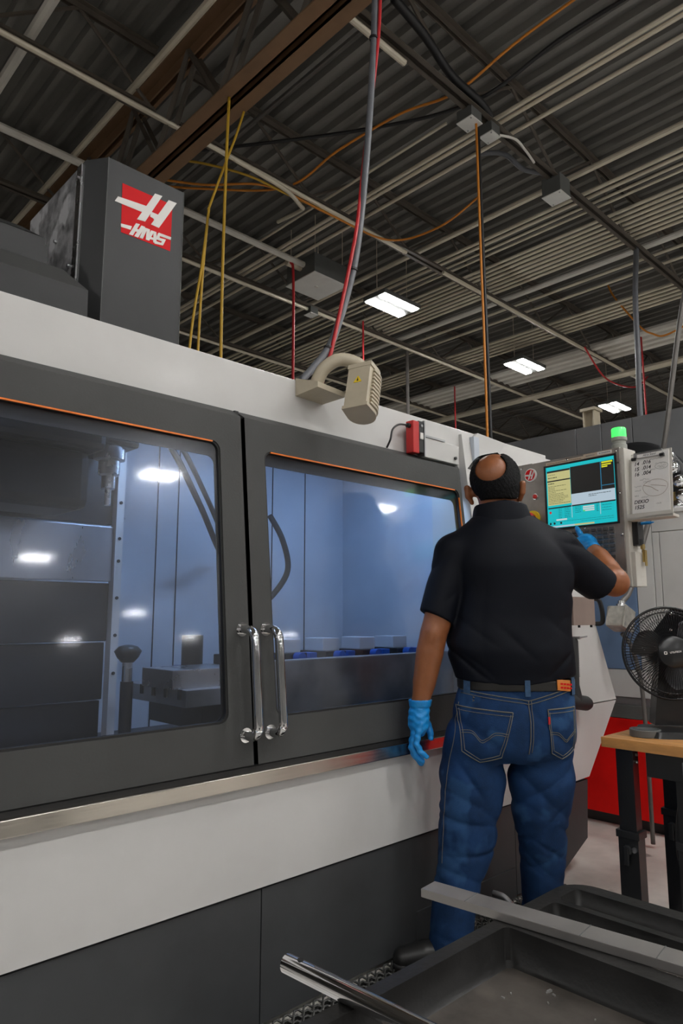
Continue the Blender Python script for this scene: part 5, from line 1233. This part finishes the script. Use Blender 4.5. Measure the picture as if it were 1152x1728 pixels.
for xa in (.018, -.172, .19):
    m_ = MB(); zz = [.882, .892, .900, .915, .930, .940]
    V = [(lambda q: (q[0], q[1]-.004, q[2]))(onbelt(x, min(max(z, .899), .932), .002)) for z in zz for x in (xa-.009, xa+.009)]
    V = [(v[0], v[1], zz[i//2]) for i, v in enumerate(V)]; n = len(V); V += [(a, b+.003, c_) for a, b, c_ in V]
    F_ = [(i*2, i*2+1, i*2+3, i*2+2) for i in range(len(zz)-1)]; F_ += [tuple(q+n for q in f)[::-1] for f in F_]; F_ += [(0, 2, 2+n, n), (1, 1+n, 3+n, 3)]
    m_.add(V, F_); m_.build('belt_loop', 'denim_faded', jeans, local=True)
m_ = MB(); V = []
for z in (.900, .912, .924, .936):
    for k in range(6):
        x = .122+k*.0108; q = onbelt(x, min(max(z, .899), .932), .004); V.append((q[0], q[1], z-.002-(x-.15)*.12))
m_.add(V, [(i*6+j, i*6+j+1, (i+1)*6+j+1, (i+1)*6+j) for i in range(3) for j in range(5)]); n = len(V); m_.add([(a, b+.003, c_) for a, b, c_ in V], [(i*6+j, (i+1)*6+j, (i+1)*6+j+1, i*6+j+1) for i in range(3) for j in range(5)])
lpz = m_.build('leather_patch', 'leather_tan', jeans, local=True, label='tan leather waist patch')
for k in range(2):
    m_ = MB()
    for j in range(4):
        x = .134+j*.012; q = onbelt(x, .918, .0052); m_.box(x, x+.008, q[1], q[1]+.001, .905+k*.012-(x-.15)*.12, .911+k*.012-(x-.15)*.12)
    m_.build('patch_print', 'red_vinyl', lpz, local=True)
# ---- gloves
G = Sdf((-.41, -.12, .62), (-.25, .07, .90), .0025)
G.cone((-.328, -.030, .858), (-.331, -.030, .82), .0335, .034, .012); G.ell((-.335, -.030, .785), (.034, .044, .048), .02, yaw=math.radians(20))
fing = [((-.338, -.066, .757), .0098, .86), ((-.349, -.045, .748), .0108, .98), ((-.351, -.022, .745), .011, 1.04), ((-.345, .002, .75), .0105, .95)]
for (fx, fyy, fz), r, L_ in fing:
    G.chain([(fx+.006, fyy, fz+.025), (fx-.004, fyy-.002, fz-.016*L_), (fx-.008, fyy-.003, fz-.046*L_), (fx+.004, fyy-.002, fz-.072*L_), (fx+.024, fyy, fz-.092*L_)], [r*1.15, r*1.08, r*1.05, r, r*.88], .005)
G.chain([(-.322, .006, .81), (-.302, .012, .778), (-.292, .008, .75), (-.289, .002, .728)], [.015, .0135, .0125, .0105], .010)
x, y, z = G.all(); G.D = G.D+(.0011*np.sin(190*z+60*x)*np.sin(120*y+80*z)+.0012*np.sin(260*z+2*np.sin(90*x))).astype(np.float32)
G.loft([(.838, -.329, -.030, .0355, .0365), (.862, -.327, -.030, .0425, .044)], 2, .004); G.loft([(.846, -.329, -.030, .031, .032), (.90, -.327, -.030, .042, .043)], 2, .004, 'sub')
link('glove', G.mesh('glove'), 'nitrile', per, smooth=True, label='blue nitrile glove on the hanging left hand')
G = Sdf((.33, .24, 1.37), (.50, .45, 1.55), .0025)
G.cone((.415, .292, 1.408), (.412, .33, 1.432), .0345, .036, .012); G.ell((.410, .350, 1.448), (.036, .034, .036), .02)
G.chain([(.399, .362, 1.468), (.392, .372, 1.488), (.389, .379, 1.500), (.388, .390, 1.511)], [.0125, .0115, .0105, .0085], .006)
for i, (fx, r) in enumerate(((.414, .0118), (.432, .0112), (.447, .010))):
    G.chain([(fx, .360, 1.468-.007*i), (fx+.002, .384, 1.464-.008*i), (fx+.001, .392, 1.446-.007*i), (fx-.002, .380, 1.434-.006*i)], [r*1.1, r, r*.95, r*.85], .005)
G.chain([(.388, .335, 1.44), (.372, .355, 1.452), (.368, .375, 1.462), (.372, .388, 1.470)], [.015, .013, .012, .010], .010)
x, y, z = G.all(); G.D = G.D+(.001*np.sin(180*z+70*x)*np.sin(130*y+80*z)).astype(np.float32)
link('glove', G.mesh('glove'), 'nitrile', per, smooth=True, label='blue nitrile glove on the right hand at the keypad')
# ---- shoes
for nm, pts in (('left', [(-.245, -.050, .065), (-.33, -.060, .060), (-.40, -.064, .050)]), ('right', [(.112, .135, .065), (.122, .24, .060), (.130, .33, .050)])):
    a, c_ = Vector(pts[0]), Vector(pts[2]); lo = [min(p[i] for p in pts)-.07 for i in range(2)]+[.015]; hi = [max(p[i] for p in pts)+.07 for i in range(2)]+[.15]
    K = Sdf(lo, hi, .004); K.chain(pts, [.043, .042, .034], .02); K.cone(tuple(a), tuple(a+Vector((0, 0, .05))), .042, .046, .02)
    x, y, z = K.all(); K.D = np.maximum(K.D, (.027-z).astype(np.float32)+0*K.D)
    sh_ = link('shoe', K.mesh('shoe'), 'shoe_leather', per, smooth=50, label='black shoe')
    K = Sdf(lo, hi, .004); P2 = [(p[0], p[1], .034) for p in pts]; K.chain(P2, [.044, .045, .036], .02); x, y, z = K.all(); K.D = np.maximum(K.D, np.maximum(.027-z, z-.042).astype(np.float32)+0*K.D)
    link('sole', K.mesh('sole'), 'black_rubber', sh_, smooth=50)
# ---- safety glasses
gl = MB().tube(spline([hp_(-.004, .093, 1.625), hp_(.03, .092, 1.628), (hp_(.07, .086, 1.628)), hp_(.095, .076, 1.626)], 5), .0022, 6)
gl.tube(spline([hp_(-.004, -.093, 1.625), hp_(.03, -.092, 1.628), hp_(.095, -.076, 1.626)], 5), .0022, 6)
gls = gl.build('safety_glasses', 'clear_lens', per, True, local=True, label='clear safety glasses')
gls.data.materials.clear(); gls.data.materials.append(MATS['white_pipe'])
for s_ in (-1, 1):
    q = [hp_(.095, s_*.078, 1.640), hp_(.112, s_*.045, 1.642), hp_(.118, s_*.01, 1.640), hp_(.118, s_*.01, 1.608), hp_(.112, s_*.045, 1.600), hp_(.095, s_*.078, 1.606)]
    m_ = MB(); m_.add(q+[tuple(Vector(v)-FD*.002) for v in q], [(0, 1, 2, 3, 4, 5), (11, 10, 9, 8, 7, 6)]+[(i, (i+1) % 6, (i+1) % 6+6, i+6) for i in range(6)]); m_.build('lens', 'clear_lens', gls, local=True)
    q = [hp_(.095, s_*.079, 1.642), hp_(.055, s_*.091, 1.636), hp_(.055, s_*.091, 1.612), hp_(.095, s_*.079, 1.604)]
    m_ = MB(); m_.add(q+[tuple(Vector(v)-SD*s_*.0015) for v in q], [(0, 1, 2, 3), (7, 6, 5, 4)]+[(i, (i+1) % 4, (i+1) % 4+4, i+4) for i in range(4)]); m_.build('side_shield', 'clear_lens', gls, local=True)
